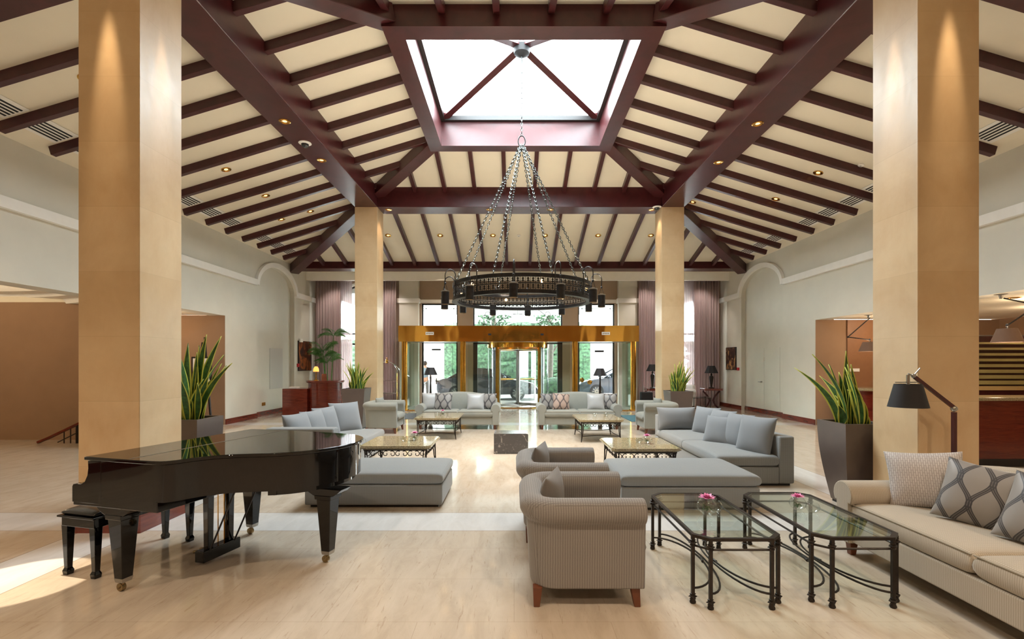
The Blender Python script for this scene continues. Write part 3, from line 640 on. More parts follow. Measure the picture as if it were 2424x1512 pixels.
def car(loc, rotz, paint, label, L=4.5, wag=False):
    """side on saloon: lofted body, glass house, arches with wheels; nose toward +x"""
    t = thing('car', label, 'car', loc, rotz); hw = 0.88
    top = [(-2.25,.55),(-2.22,.86),(-1.95,.96),(-1.5,1.0),(-.9,1.02),(.0,1.0),(.85,.97),(1.5,.88),(2.05,.74),(2.25,.55)]
    low = [(2.25,.32),(1.85,.26),(-1.8,.26),(-2.2,.34)]
    body = [p for p in top]+low
    mb = MB(); secs = ((-hw,0.90),(-hw*.97,1.0),(0,1.03),(hw*.97,1.0),(hw,0.90)); n = len(body); vs = []
    for y, s in secs: vs += [(x*(0.985 if abs(y) > .86 else 1), y, 0.55+(z-.55)*s) for x, z in body]
    fs = [tuple(range(n-1,-1,-1)), tuple((len(secs)-1)*n+i for i in range(n))]
    for a in range(len(secs)-1):
        for i in range(n): j = (i+1) % n; fs.append((a*n+i, a*n+j, (a+1)*n+j, (a+1)*n+i))
    obj('body', mb.add(vs, fs), paint, t, smooth=50)
    rf = 1.42 if not wag else 1.52
    gh = [(-1.75,.98),(-1.1,rf-.06),(-.5,rf),(.15,rf-.03),(1.05,.98)] if not wag else [(-2.1,.98),(-1.95,rf-.1),(-1.0,rf),(.1,rf-.03),(1.0,.98)]
    vs = []; n = len(gh)
    for y, s in ((-.80,0),(-.62,1),(.62,1),(.80,0)): vs += [(x, y if (z < 1.0) else y*(0.8 if s == 0 else 1), z if z < 1 or s else z-.05) for x, z in gh]
    fs = [tuple(range(n-1,-1,-1)), tuple(3*n+i for i in range(n))]+[(a*n+i, a*n+(i+1) % n, (a+1)*n+(i+1) % n, (a+1)*n+i) for a in range(3) for i in range(n)]
    obj('glasshouse', MB().add(vs, fs), 'carglass', t, smooth=30)
    rp = [(x, z) for x, z in gh if z > 1]; mb = MB()
    mb.prism([(rp[0][0]-.05, rp[0][1]-.02)]+[(x, z+.02) for x, z in rp]+[(rp[-1][0]+.08, rp[-1][1]-.04)]+[(rp[1][0], rp[1][1]-.02)], -.63, .63, 'y')
    for s in (-1,1):
        for q in ((gh[0],gh[1]),(gh[-1],gh[-2]),((-.25,.98),(-.25,rf))): mb.beam((q[0][0],s*.80,q[0][1]),(q[1][0],s*.645,q[1][1]-.02),.07,.04)
    obj('roof', mb, paint, t, smooth=30)
    for x in (-1.38, 1.35):
        for s in (-1,1):
            w = obj('wheel', MB().lathe([(0.22,-.1),(0.32,-.1),(0.335,-.06),(0.335,.06),(0.32,.1),(0.22,.1)], seg=28, cap=False, M4=Matrix.Rotation(PI/2,4,'X')), 'rubber', t, loc=(x, s*.80, .335))
            mb = MB().lathe([(0.22,-.09),(0.235,-.1),(0.235,-.06),(0.05,-.03)], seg=24, cap=False, M4=Matrix.Rotation(PI/2*(1 if s < 0 else -1)*-1,4,'X'))
            for k in range(10): mb.beam((0.03*math.cos(k*PI/5), s*.085, .03*math.sin(k*PI/5)),(0.22*math.cos(k*PI/5), s*.09, .22*math.sin(k*PI/5)),.035,.02,up=(0,1,0))
            obj('rim', mb, 'steel', w, smooth=30)
    for s in (-1,1): obj('tail_light', MB().box(-2.26,-2.10,s*.55-.2,s*.55+.2,.74,.88), 'taillight', t, smooth=0, bevel=.02)
    for s in (-1,1): obj('wing_mirror', MB().ball((.78,s*.92,1.02),.09,10,6,(.8,1,.7)), paint, t)
car((-1.2,22.3,-0.02), 0, 'carpaint', 'dark silver saloon car parked outside, seen through the revolving door')
car((5.2,23.4,-0.02), PI, 'carpaint2', 'grey blue car parked outside, seen through the right hand side door', wag=True)
# ============================================================ soft things
def pill(w, d, h, p=5, q=0.5, crown=0.0, n=18, pinch=0.0, pw=2.0):
    """soft slab: w x d, thickness h, edges rounded by p, q; pinch draws the sides in between pointed corners"""
    def f(s, t, sg):
        e = max(0.0, (1-abs(s)**p)*(1-abs(t)**p))
        x = s*w/2*(1-pinch*(1-t*t)); y = t*d/2*(1-pinch*(1-s*s))
        return (x, y, sg*(h/2*e**q + (crown*(1-s*s)*(1-t*t) if sg > 0 else 0)))
    g = lambda u: math.sin(PI/2*(2*u-1))
    return MB().grid(lambda u,v: f(g(u),g(v),1), n, n).grid(lambda u,v: f(g(u),g(v),-1), n, n)
def cushion(loc, rot, w, h, t, mat, label, name='cushion', group=None, p=3.2, pinch=0.07, q=0.62):
    """standing pillow; loc = its middle, rot = euler; local z is the thickness"""
    o = obj(name, pill(w, h, t, p, q, 0, 20, pinch), mat, loc=loc, rot=rot, smooth=180)
    return tag(o, label, 'cushion', group)
def taper_leg(mb, x, y, h, w0, w1, dx=0, dy=0): return mb.frus((x+dx,y+dy,0), w1, w1, (x,y,h), w0, w0)

def armchair(loc, rotz, mat, label, legs=True):
    t = thing('armchair', label, 'armchair', loc, rotz, 'rolled arm armchairs')
    hi, f, b = 0.335, 0.40, -0.27
    r = 0.10; path = [(f,-hi),(b+r,-hi)]+[(b+r+r*math.cos(a), -hi+r+r*math.sin(a)) for a in [(-PI/2-PI/2*k/5) for k in range(1,6)]]
    path += [(b+r+r*math.cos(a), hi-r+r*math.sin(a)) for a in [(PI-PI/2*k/5) for k in range(0,6)]]+[(f,hi)]
    path = path[::-1]          # travel so that outward is on the right
    prof = [(0.0,0.13),(0.0,0.50)]+[(0.055+0.092*math.cos(a), 0.635+0.085*math.sin(a)) for a in [math.radians(205-255*k/14) for k in range(15)]]+[(0.098,0.56),(0.092,0.45),(0.075,0.13)]
    fr = obj('arms_and_back', MB().sweep(path, prof), mat, t, smooth=50, bevel=0.012)
    obj('base', MB().box(b,f-0.02,-hi,hi,0.13,0.30), mat, t, bevel=0.01)
    obj('seat_cushion', pill(0.66,0.66,0.17,9,0.4,0.015), mat, t, loc=(0.10,0,0.375), smooth=180)
    for x in (-.30,.34):
        for y in (-.36,.36): obj('leg', taper_leg(MB(), x, y, 0.135, .062, .04, (.03 if x > 0 else -.01)*0.6, 0), 'legwood', t, smooth=0, bevel=.004)
    return t
armchair((0.455,3.56,0), 0, 'weave', 'taupe grid weave armchair with brown legs, nearest one, beside the glass tables')
armchair((0.435,4.70,0), 0, 'weave', 'grey taupe armchair standing directly behind the nearest armchair')
armchair((-3.08,11.45,0), 0, 'greyfab', 'pale grey armchair at the far left, beside the far left sofa')
armchair((3.35,11.35,0), PI, 'greyfab', 'pale grey armchair at the far right, beside the far right sofa')
R = math.radians
cushion((0.275,3.50,0.60), (R(90),0,R(74)), .44,.44,.15,'darkcush','dark grey pointed cushion on the nearest armchair', 'cushion')
cushion((0.255,4.72,0.60), (R(90),0,R(74)), .44,.44,.15,'darkcush','dark grey pointed cushion on the armchair behind the nearest one', 'cushion')
cushion((-3.2,11.6,0.60), (R(80),0,R(80)), .40,.40,.13,'greyfab','pale cushion on the far left armchair', 'cushion')
cushion((3.42,11.45,0.60), (R(80),0,R(100)), .40,.40,.13,'greyfab','pale cushion on the far right armchair', 'cushion')

def sofa(loc, rotz, Wd, mat, label, nc=2, hb=(0.66,0.86), pip=True, depth=0.92):
    """roll arm sofa with a humped back, facing local -y"""
    t = thing('sofa', label, 'sofa', loc, rotz, 'rolled arm sofas'); w = Wd/2; d = depth/2
    obj('base', MB().box(-w+.14,w-.14,-d+.05,d-.10,.12,.30), mat, t, bevel=.012)
    for s in (-1,1):
        c = s*(w-.115); pts = [(c-.075,.11),(c-.075,.44)]+[(c+.115*math.cos(a), .50+.115*math.sin(a)) for a in [math.radians(215-250*k/16) for k in range(17)]]+[(c+.075,.44),(c+.075,.11)]
        obj('arm', MB().prism(pts, -d+.02, d-.12, 'y'), mat, t, smooth=40, bevel=.012, bseg=2)
    n = 24; top = [(-w+.10+(Wd-.20)*i/n, hb[0]+(hb[1]-hb[0])*max(0,math.sin(PI*i/n))**0.6) for i in range(n+1)]
    bk = MB(); prof = []
    for i, (x, z) in enumerate(top):
        prof.append([(x, d-.30, .34),(x, d-.21, z-.06),(x, d-.17, z-.015),(x, d-.10, z),(x, d-.03, z-.02),(x, d-.00, z-.08),(x, d-.02, .12),(x, d-.2, .12)])
    k = 8; vs = [p for r_ in prof for p in r_]; fs = [tuple(range(k)), tuple(n*k+j for j in range(k-1,-1,-1))]
    for i in range(n):
        for j in range(k): l = (j+1) % k; fs.append((i*k+j,(i+1)*k+j,(i+1)*k+l,i*k+l))
    obj('backrest', bk.add(vs, fs), mat, t, smooth=60)
    cw = (Wd-.36)/nc
    for i in range(nc):
        x = -w+.18+cw*(i+.5)
        sc = obj('seat_cushion', pill(cw-.004,.68,.16,16,0.30,.012,22), mat, t, loc=(x,-.11,.375), smooth=180)
        if pip: obj('piping', MB().tube([(-cw/2+.008,-.333,.060),(cw/2-.008,-.333,.060)],.006,6), 'piping', sc)
    for x in (-w+.13,w-.13):
        for y in (-d+.09,d-.14): obj('leg', taper_leg(MB(), x, y, .125, .07, .045), 'legwood', t, smooth=0, bevel=.004)
    return t
sofa((-1.38,12.20,0), 0, 2.08, 'greyfab', 'pale grey two seat sofa at the far left of the aisle, facing the viewer', hb=(.70,.88))
sofa((1.60,12.20,0), 0, 2.08, 'greyfab', 'pale grey two seat sofa at the far right of the aisle, facing the viewer', hb=(.70,.88))
sofa((3.24,2.95,0), -PI/2, 2.50, 'beige', 'large beige sofa in the right foreground, cut by the edge of the picture', hb=(.70,.88), depth=0.98)
G = 'patterned sofa cushions'
def spil(x, y, z, rz, lean, w, m, lab, tw=0): return cushion((x,y,z), (R(90-lean),R(tw),R(rz)), w,w,.16,m,lab,'cushion',G)
spil(-2.10,12.22,.66, 14, 16, .44, 'silver', 'plain silver cushion against the left arm of the far left sofa')
spil(-1.78,12.14,.65, -6, 22, .46, 'wavy', 'grey cushion with dark ribbon pattern, left on the far left sofa')
spil(-.97,12.16,.65, 4, 20, .44, 'silver', 'plain silver cushion at the right of the far left sofa')
spil(-.66,12.22,.65, -18, 16, .43, 'wavy', 'ribbon patterned cushion against the right arm of the far left sofa')
spil(.88,12.22,.65, 18, 16, .43, 'wavy', 'ribbon patterned cushion against the left arm of the far right sofa')
spil(1.18,12.14,.65, 6, 20, .44, 'wavy2', 'rust tinged ribbon cushion, second from the left on the far right sofa', 5)
spil(2.05,12.15,.65, -4, 20, .44, 'silver', 'plain silver cushion at the right of the far right sofa')
spil(2.38,12.22,.65, -20, 16, .43, 'wavy', 'ribbon patterned cushion against the right arm of the far right sofa')
def npil(x, y, z, rz, lean, m, lab, tw): return cushion((x,y,z), (R(90-lean),R(tw),R(rz)), .50,.46,.17,m,lab,'cushion',G)
npil(3.30,3.88,.67,-38,20,'bricks','pale silver cushion with small raised bricks on the foreground sofa',-6)
npil(3.32,3.42,.66,-58,24,'wavy','ribbon patterned cushion in the middle of the foreground sofa',8)
npil(3.33,2.98,.66,-72,24,'wavy','ribbon patterned cushion at the picture edge on the foreground sofa',6)

# big low sectionals and ottomans
def ottoman(x0,x1,y0,y1,h,label):
    t = thing('ottoman', label, 'ottoman', ((x0+x1)/2,(y0+y1)/2,0), 0, 'large square ottomans'); w, d = (x1-x0), (y1-y0)
    obj('plinth', MB().box(-w/2+.05,w/2-.05,-d/2+.05,d/2-.05,0,.03), 'dkmetal', t, smooth=0)
    obj('base', MB().box(-w/2,w/2,-d/2,d/2,.03,h-.13), 'sect', t, bevel=.018)
    obj('top_cushion', pill(w+.02,d+.02,.13,22,0.26,.03,26), 'sect', t, loc=(0,0,h-.062), smooth=180)
ottoman(1.17,2.68,5.26,6.26,.385,'large grey grid weave ottoman right of the armchairs')
ottoman(-2.33,-.80,5.37,6.28,.385,'large grey grid weave ottoman behind the piano tail')
def sectional(label, loc, Lx, Ly, side, end, he):
    """seat running in y; back along side (+1 right / -1 left); end = (+1 far arm / -1 near arm)"""
    t = thing('sectional_sofa', label, 'sofa', loc, 0, 'low grey sectional sofas'); w, d = Lx/2, Ly/2; s = side
    obj('plinth', MB().box(-w+.04,w-.04,-d+.04,d-.04,0,.03), 'dkmetal', t, smooth=0)
    b0, b1 = sorted((s*w, s*(w-.20))); m0, m1 = sorted((-s*w, s*(w-.20)))
    obj('base', MB().box(m0,m1,-d,d,.03,.25), 'sect', t, bevel=.015)
    obj('backrest', MB().box(b0,b1,-d,d,.03,.65), 'sect', t, bevel=.022)
    e0, e1 = sorted((end*d, end*(d-.20))); obj('end_backrest', MB().box(m0,m1-.0,e0,e1,.25,he), 'sect', t, bevel=.022)
    ln = Ly-.20; cy = -end*.10; n = 2
    for i in range(n):
        y = cy-ln/2+ln/n*(i+.5)
        obj('seat_cushion', pill(m1-m0+.02,ln/n-.004,.155,22,.26,.012,24), 'sect', t, loc=((m0+m1)/2-s*.01,y,.325), smooth=180)
    return t
sectional('long grey sectional sofa at the right, with loose back cushions', (3.17,7.75,0), 1.0, 2.85, 1, 1, .65)
sectional('grey sectional sofa at the left, behind the piano lid', (-2.99,7.75,0), 1.12, 2.5, -1, -1, .73)
GC = 'loose grey back cushions'
def cc(x,y,rz,lean,w,lab,h=None,z=.60,t=.23,m='cush'): return cushion((x,y,z),(R(90-lean),0,R(rz)),w,h or w,t,m,lab,'cushion',GC,p=2.8,pinch=.06)
cc(2.98,8.86,2,14,.72,'wide darker grey cushion against the far end of the right sectional',.42,z=.60)
cc(3.33,8.40,-62,16,.52,'grey cushion in the far corner of the right sectional')
cc(3.32,7.78,-72,18,.54,'grey back cushion of the right sectional, half hidden by a smaller one in front')
cc(3.14,7.42,-50,24,.46,'smaller grey cushion leaning out in front on the right sectional',z=.58,t=.16)
cc(3.32,7.18,-74,16,.54,'grey back cushion, second nearest on the right sectional')
cc(3.32,6.66,-66,16,.56,'nearest grey back cushion of the right sectional',z=.61)
cc(-3.18,7.15,78,16,.56,'nearest grey back cushion of the left sectional')
cc(-3.18,7.70,76,16,.54,'second grey back cushion of the left sectional')
cc(-3.18,8.20,72,16,.56,'third grey back cushion of the left sectional')
cc(-3.04,8.74,48,20,.58,'farthest grey cushion of the left sectional, turned toward the viewer',z=.63)

# ============================================================ tables
def scroll(mb, x, z, s, flip=1, rot=0, r=.006, pl='xz', y=0):
    """one S curl of bar in a vertical plane"""
    pts = []
    for k in range(15):
        a = k/14*1.55*PI*2*0.62; rr = s*(1-0.62*k/14); pts.append((rr*math.cos(a), rr*math.sin(a)))
    pts = [(px*flip, pz) for px, pz in pts]; c, sn = math.cos(rot), math.sin(rot)
    out = []
    for px, pz in pts: qx, qz = px*c-pz*sn, px*sn+pz*c; out.append((x+qx, y, z+qz) if pl == 'xz' else (y, x+qx, z+qz))
    mb.tube(out, r, 5)
def iron_table(x0,x1,y0,y1,label):
    w, d = (x1-x0)/2, (y1-y0)/2; t = thing('coffee_table', label, 'coffee table', ((x0+x1)/2,(y0+y1)/2,0), 0, 'granite topped iron coffee tables')
    c = .06
    def octa(e): return [(-w-e+c,-d-e),(w+e-c,-d-e),(w+e,-d-e+c),(w+e,d+e-c),(w+e-c,d+e),(-w-e+c,d+e),(-w-e,d+e-c),(-w-e,-d-e+c)]
    obj('stone_top', MB().prism(octa(-.012),.448,.462).prism(octa(.0),.43,.448).prism(octa(-.02),.415,.43), 'granite', t, smooth=0, bevel=.004)
    lw, ld = w-.07, d-.07
    fr = MB()
    for a in (-1,1): fr.beam((-lw,a*ld,.402),(lw,a*ld,.402),.03,.022).beam((a*lw,-ld,.402),(a*lw,ld,.402),.03,.022)
    obj('frame', fr, 'iron', t, smooth=0)
    for a in (-1,1):
        for b in (-1,1):
            mb = MB()
            for e in (0,.035): mb.tube([(a*(lw-e),b*ld,.40),(a*(lw-e*.8-.012),b*ld,.30),(a*(lw-e*.5-.006),b*ld,.17),(a*(lw+.01),b*ld,.0)],.008,6)
            mb.tube([(a*lw,b*(ld-.035),.40),(a*lw,b*(ld-.03),.28),(a*(lw),b*(ld-.01),.12),(a*(lw+.01),b*(ld),.0)],.008,6)
            obj('leg', mb, 'iron', t)
    for pl, L, D in (('xz',lw,ld),('yz',ld,lw)):
        for sg in (-1,1):
            mb = MB(); n = 5
            for i in range(n):
                x = -L+2*L*(i+.5)/n
                for fl in (-1,1): scroll(mb, x+fl*L/n*.45, .345, L/n*.50, fl, .9*fl, .0058, pl, sg*D)
            obj('scrollwork', mb, 'iron', t)
    mb = MB()
    for a in (-1,1): mb.tube([(-lw+2*lw*i/12, a*(ld-.14*math.sin(PI*i/12)), .12) for i in range(13)],.008,6).tube([(a*(lw-.05*math.sin(PI*i/12)), -ld+2*ld*i/12, .12) for i in range(13)],.008,6)
    obj('stretcher', mb, 'iron', t)
iron_table(1.31,2.26,6.47,7.48,'granite topped iron coffee table between the right ottoman and the right sectional')
iron_table(-2.16,-1.16,6.68,7.65,'granite topped iron coffee table behind the left ottoman')
iron_table(-2.12,-1.17,10.15,11.3,'granite topped iron coffee table in front of the far left sofa')
iron_table(1.31,2.24,9.80,11.0,'granite topped iron coffee table in front of the far right sofa')
tag(obj('stone_cube', MB().box(-.36,.25,8.6,9.04,0,.36), 'greymarble', bevel=.004, smooth=0), 'low grey veined marble block in the middle of the aisle', 'stone block')
bpy.data.objects['stone_cube'].name = 'marble_block'

def glass_table(cx, cy, label):
    t = thing('glass_table', label, 'coffee table', (cx,cy,0), 0, 'octagonal glass tables'); w, d, c = .285, .555, .085
    def octa(e): return [(-w-e+c,-d-e),(w+e-c,-d-e),(w+e,-d-e+c),(w+e,d+e-c),(w+e-c,d+e),(-w-e+c,d+e),(-w-e,d+e-c),(-w-e,-d-e+c)]
    o, i_ = octa(.009), octa(-.013); mb = MB(); n = 8
    vs = [(x,y,z) for z in (.444,.464) for x, y in o]+[(x,y,z) for z in (.444,.464) for x, y in i_]
    fs = []
    for k in range(n):
        j = (k+1) % n; fs += [(k,j,n+j,n+k),(2*n+j,2*n+k,3*n+k,3*n+j),(n+k,n+j,3*n+j,3*n+k),(j,k,2*n+k,2*n+j)]
    obj('top_frame', mb.add(vs, fs), 'iron', t, smooth=0)
    obj('glass_top', MB().prism(octa(-.014),.452,.462), 'tableglass', t, smooth=0)
    low = [(x,y,.385) for x, y in octa(-.006)]
    obj('lower_rail', MB().tube(low,.008,6,closed=True), 'iron', t)
    P8 = [(-w,-d+c),(-w+c,-d),(w-c,-d),(w,-d+c),(w,d-c),(w-c,d),(-w+c,d),(-w,d-c)]
    for x, y in P8:
        mb = MB().box(x-.0105,x+.0105,y-.0105,y+.0105,.02,.446)
        kn = [(.012,-.022),(.022,-.018),(.016,-.008),(.032,0),(.016,.008),(.022,.018),(.012,.022)]
        mb.lathe(kn,(x,y,.405),4).lathe(kn,(x,y,.045),4).lathe([(.018,0),(.022,.01),(.014,.03)],(x,y,0),8)
        obj('leg', mb, 'iron', t, smooth=30)
    for s in (-1,1):
        for y0, x0, zc_ in ((d-c,w,.10),(d,w-c,.10)):
            xm = .045 if x0 == w else .02
            pts = [(s*(x0-(x0-xm)*math.sin(PI*k/20)**1.0), y0*math.cos(PI*k/20), zc_) for k in range(21)]
            obj('curved_stretcher', MB().tube(pts,.0075,6), 'iron', t)
    mb = MB()
    for s in (-1,1):
        mb.tube([(s*.035,.04,.10),(s*.05,-.04,.10)],.011,8)
    obj('centre_collar', mb, 'iron', t)
    return t
glass_table(1.482,3.71,'octagonal glass coffee table with iron legs, beside the nearest armchair')
glass_table(2.288,3.73,'octagonal glass coffee table with iron legs, beside the foreground sofa')
def bowl(x, y, z, r, label, flower=0, grp='round glass flower bowls'):
    t = thing('glass_bowl', label, 'bowl', (x,y,z), 0, grp)
    a0 = 1.05 if flower else 0.8
    prof = [(.001,0.0),(r*.45,0.002)]+[(r*math.cos(a), r*.86+r*.86*math.sin(a)) for a in [(-1.0+(1.0+a0)*k/14) for k in range(15)]]
    obj('globe', MB().lathe(prof, seg=28, cap=False), 'bowlglass', t)
    if flower:
        mb = MB(); h = r*1.55
        for ring_, tilt, L in ((0,.9,r*1.0),(1,.45,r*.95),(2,.1,r*.8)):
            for k in range(6):
                a = k*PI/3+ring_*.5; q = Vector((math.cos(a),math.sin(a),0)); s = Vector((-math.sin(a),math.cos(a),0)); up = Vector((0,0,1))
                def pt(u, v): return Vector((0,0,h))+q*(L*u*math.sin(tilt+.35*u))+up*(L*u*math.cos(tilt+.35*u)*(.75))+s*(v*.26*L*math.sin(PI*min(1,u*.95+.05))) 
                mb.grid(lambda u, v: pt(u, 2*v-1), 5, 2)
        obj('lily', mb, 'pink', t, smooth=60)
        mb = MB()
        for k in range(5): mb.tube([(r*.5*math.cos(k*1.3+i*.9)*(i/5), r*.5*math.sin(k*1.3+i*.9)*(i/5), r*(.25+.25*((k+i)%3))+.2*r*i/5) for i in range(6)],.002,4)
        obj('stems', mb, 'leaf', t)
    return t
bowl(1.46,3.66,.464,.073,'round glass bowl with pink lily on the glass table beside the armchair',1)
bowl(1.545,3.72,.464,.055,'small clear glass bowl beside the lily bowl on the left glass table')
bowl(2.21,3.77,.464,.060,'round glass bowl with pink lily on the glass table beside the sofa',1)
bowl(2.285,3.70,.464,.048,'small clear glass bowl beside the lily bowl on the right glass table')
bowl(1.90,6.92,.463,.065,'glass bowl with pink lily on the granite table before the right sectional',1)
bowl(1.79,6.95,.463,.05,'small clear glass bowl on the granite table before the right sectional')
bowl(-1.48,7.2,.463,.065,'glass bowl with pink lily on the granite table behind the left ottoman',1)
bowl(-1.62,7.1,.463,.05,'small clear glass bowl on the granite table behind the left ottoman')
bowl(-1.58,10.7,.463,.06,'glass bowl with pink lily on the granite table before the far left sofa',1)
bowl(-1.68,10.6,.463,.045,'small clear glass bowl on the granite table before the far left sofa')
bowl(2.0,10.5,.463,.055,'clear glass bowl, right one on the granite table before the far right sofa')
bowl(1.74,10.45,.463,.05,'clear glass bowl, left one on the granite table before the far right sofa')

# ============================================================ grand piano and bench (a = toward the tail, b = toward the bass side)
pn = thing('grand_piano', 'black lacquered grand piano with closed lid in the left foreground', 'piano', (-2.96,3.36,0), R(-15))
ctrl = [(0,0),(.30,-.005),(.60,0),(.69,.05),(.76,.20),(.87,.315),(1.0,.385),(1.15,.455),(1.28,.56),(1.38,.72),(1.435,.92),(1.42,1.12),(1.34,1.29),(1.20,1.40),(.98,1.455),(.6,1.48),(0,1.48)]
def smoothc(c, n=5):
    out = []
    for i in range(len(c)-1):
        p0, p1, p2, p3 = c[max(i-1,0)], c[i], c[i+1], c[min(i+2,len(c)-1)]
        for k in range(n):
            t = k/n; out.append(tuple(.5*((2*p1[j])+(-p0[j]+p2[j])*t+(2*p0[j]-5*p1[j]+4*p2[j]-p3[j])*t*t+(-p0[j]+3*p1[j]-3*p2[j]+p3[j])*t**3) for j in (0,1)))
    return out+[c[-1]]
outl = smoothc(ctrl)
def offset(poly, e):
    n = len(poly); o = []
    for i in range(n):
        a, b, c = Vector(poly[i-1]), Vector(poly[i]), Vector(poly[(i+1) % n]); d1 = (b-a).normalized() if (b-a).length > 1e-6 else (c-b).normalized(); d2 = (c-b).normalized()
        m = (Vector((d1.y,-d1.x))+Vector((d2.y,-d2.x))); m = m.normalized()/max(.5, math.sqrt(max(.25,(1+d1.dot(d2))/2))) if m.length > 1e-6 else Vector((0,0)); o.append((b.x+m.x*e, b.y+m.y*e))
    return o
obj('case', MB().prism(offset(outl,-.018), .675, .925), 'black', pn, smooth=35)
ld = offset(outl, .004)
obj('lid', MB().prism([(x-.03 if x < .01 else x, y) for x, y in ld], .93, .955), 'black', pn, smooth=35, bevel=.006)
obj('hinge_strip', MB().box(.352,.362,.02,1.47,.9545,.957), 'steel', pn, smooth=0)
cheek = [(-.175,.625),(-.175,.735),(-.165,.752),(-.14,.757),(-.09,.757),(-.055,.775),(-.03,.82),(-.022,.87),(-.025,.925),(.10,.925),(.10,.625)]
for b0 in (.014,1.396): obj('cheek', MB().prism(cheek, b0, b0+.07, 'y'), 'black', pn, smooth=35, bevel=.004)
obj('fallboard', MB().box(-.03,.03,.08,1.40,.70,.925), 'black', pn, smooth=0, bevel=.01)
obj('key_slip', MB().box(-.165,-.02,.08,1.40,.65,.735), 'black', pn, smooth=0, bevel=.006)
obj('keybed', MB().box(-.165,.60,.015,1.465,.605,.68), 'black', pn, smooth=0, bevel=.005)
obj('tail_support', MB().prism(offset([p for p in outl if p[0] > 1.05],-.06), .635, .68), 'black', pn, smooth=35)
for i, (a, b) in enumerate(((.19,.10),(.17,1.28),(1.27,.90))):
    lg = MB().frus((a,b,.10),.075,.075,(a,b,.52),.125,.125).frus((a,b,.52),.145,.145,(a,b,.555),.15,.15)
    lg.prism([(a-.17,.61),(a+.17,.61),(a+.13,.575),(a+.085,.55),(a-.085,.55),(a-.13,.575)], b-.07, b+.07, 'y')
    l = obj('leg', lg, 'black', pn, smooth=0, bevel=.004)
    obj('ferrule', MB().frus((a,b,.072),.066,.066,(a,b,.102),.077,.077), 'steel', l, smooth=0)
    obj('caster', MB().lathe([(.004,-.016),(.028,-.014),(.03,0),(.028,.014),(.004,.016)], (a-.02,b,.03), 20, M4=Matrix.Rotation(PI/2,4,'X')).tube([(a,b,.075),(a,b,.055),(a-.02,b-.022,.03)],.008,6).tube([(a,b,.055),(a-.02,b+.022,.03)],.008,6), 'oldbrass', l)
ly = obj('lyre', MB().box(.30,.39,.56,.92,.03,.12), 'black', pn, smooth=0, bevel=.006)
for b in (.64,.84): obj('lyre_post', MB().frus((.35,b,.12),.045,.05,(.35,b,.61),.055,.06), 'black', ly, smooth=0, bevel=.004)
obj('lyre_top', MB().box(.30,.40,.58,.90,.56,.58), 'black', ly, smooth=0)
for b in (.68,.74,.80):
    obj('pedal', MB().tube([(.30,b,.075),(.22,b,.07),(.16,b,.055)],[.010,.012,.014],8), 'oldbrass', ly)
    obj('pedal_rod', MB().tube([(.34,b,.12),(.34,b,.61)],.004,6), 'brass', ly)
for b in (.62,.86): obj('brace_rod', MB().tube([(.38,b,.10),(.66,b,.66)],.007,6), 'blackiron', ly)
bn_ = thing('piano_bench', 'black lacquered piano bench with padded seat in front of the keyboard', 'bench', (-3.165,4.03,0), R(-14.5))
obj('seat_frame', MB().box(-.165,.165,-.42,.42,.375,.445), 'black', bn_, smooth=0, bevel=.004)
obj('seat_rim', MB().box(-.185,.185,-.44,.44,.445,.46), 'black', bn_, smooth=0, bevel=.004)
M['leather'] = P('black padded leather', (0.008,0.008,0.008,1), 0.22, spec=.6)
obj('seat_pad', pill(.34,.84,.055,10,.4,.008), 'leather', bn_, loc=(0,0,.475), smooth=180)
for x in (-.14,.14):
    for y in (-.39,.39): obj('leg', MB().frus((x,y,.0),.045,.045,(x,y,.03),.052,.052).frus((x,y,.03),.052,.052,(x,y,.055),.034,.034).frus((x,y,.05),.036,.036,(x,y,.38),.058,.058), 'black', bn_, smooth=0, bevel=.003)
# ============================================================ recessed downlights, cameras, vents
def downlight(loc, label, nrm=(0,0,-1), r=0.075, group='recessed brass downlights', power=0, angle=70, aim=None, color=WARM):
    """brass ring and reflector around a lens; faces along nrm"""
    q = Vector(nrm).normalized().to_track_quat('Z', 'Y')
    t = thing('downlight', label, 'downlight', loc, rot=q.to_euler(), group=group)
    if 'ring' not in DL:
        DL['ring'] = obj('trim_ring', MB().lathe([(r,-.01),(r*1.22,-.01),(r*1.25,.006),(r*1.02,.012),(r,-.01)], seg=24, cap=False), 'brass', t)
        DL['refl'] = obj('reflector', MB().lathe([(r*1.02,.008),(r*.6,.002),(r*.5,-.001)], seg=24, cap=False), 'brass', t)
        DL['lens'] = obj('lens', MB().lathe([(r*.5,.001),(.001,.004)], seg=20, cap=False), 'bulb', t)
    else:
        for o in (DL['ring'], DL['refl'], DL['lens']):
            c = o.copy(); COL.objects.link(c); c.parent = t
    if power:
        p = Vector(loc)+Vector(nrm).normalized()*0.05; d = Vector(aim)-p if aim is not None else Vector((0,0,-1))
        lamp('SPOT', p, power, color, 0.05, d.to_track_quat('-Z','Y').to_euler(), angle, 0.7, 'downlight_beam')
    return t
DL = {}
PW = 62
for x, y, s, w in ((-3.87,8.16,'left','nearer the camera'),(-3.87,9.72,'left','farther, beyond the dome camera'),(4.15,8.24,'right','nearer of the two'),(4.15,9.82,'right','farther of the two')):
    downlight((x,y,bz-0.001), 'brass downlight under the %s main ceiling beam, %s' % (s, w), power=PW, angle=85)
for x, w in ((-3.33,'left end'),(-.65,'second from the left'),(.96,'third from the left'),(3.66,'right end')):
    downlight((x,12.83,bz-0.001), 'brass downlight under the rear main beam, %s' % w, power=PW*.6, angle=80)
nb = Vector((0,-0.3,-1)); nl = Vector((0.3,0,-1)); nr = Vector((-0.3,0,-1))
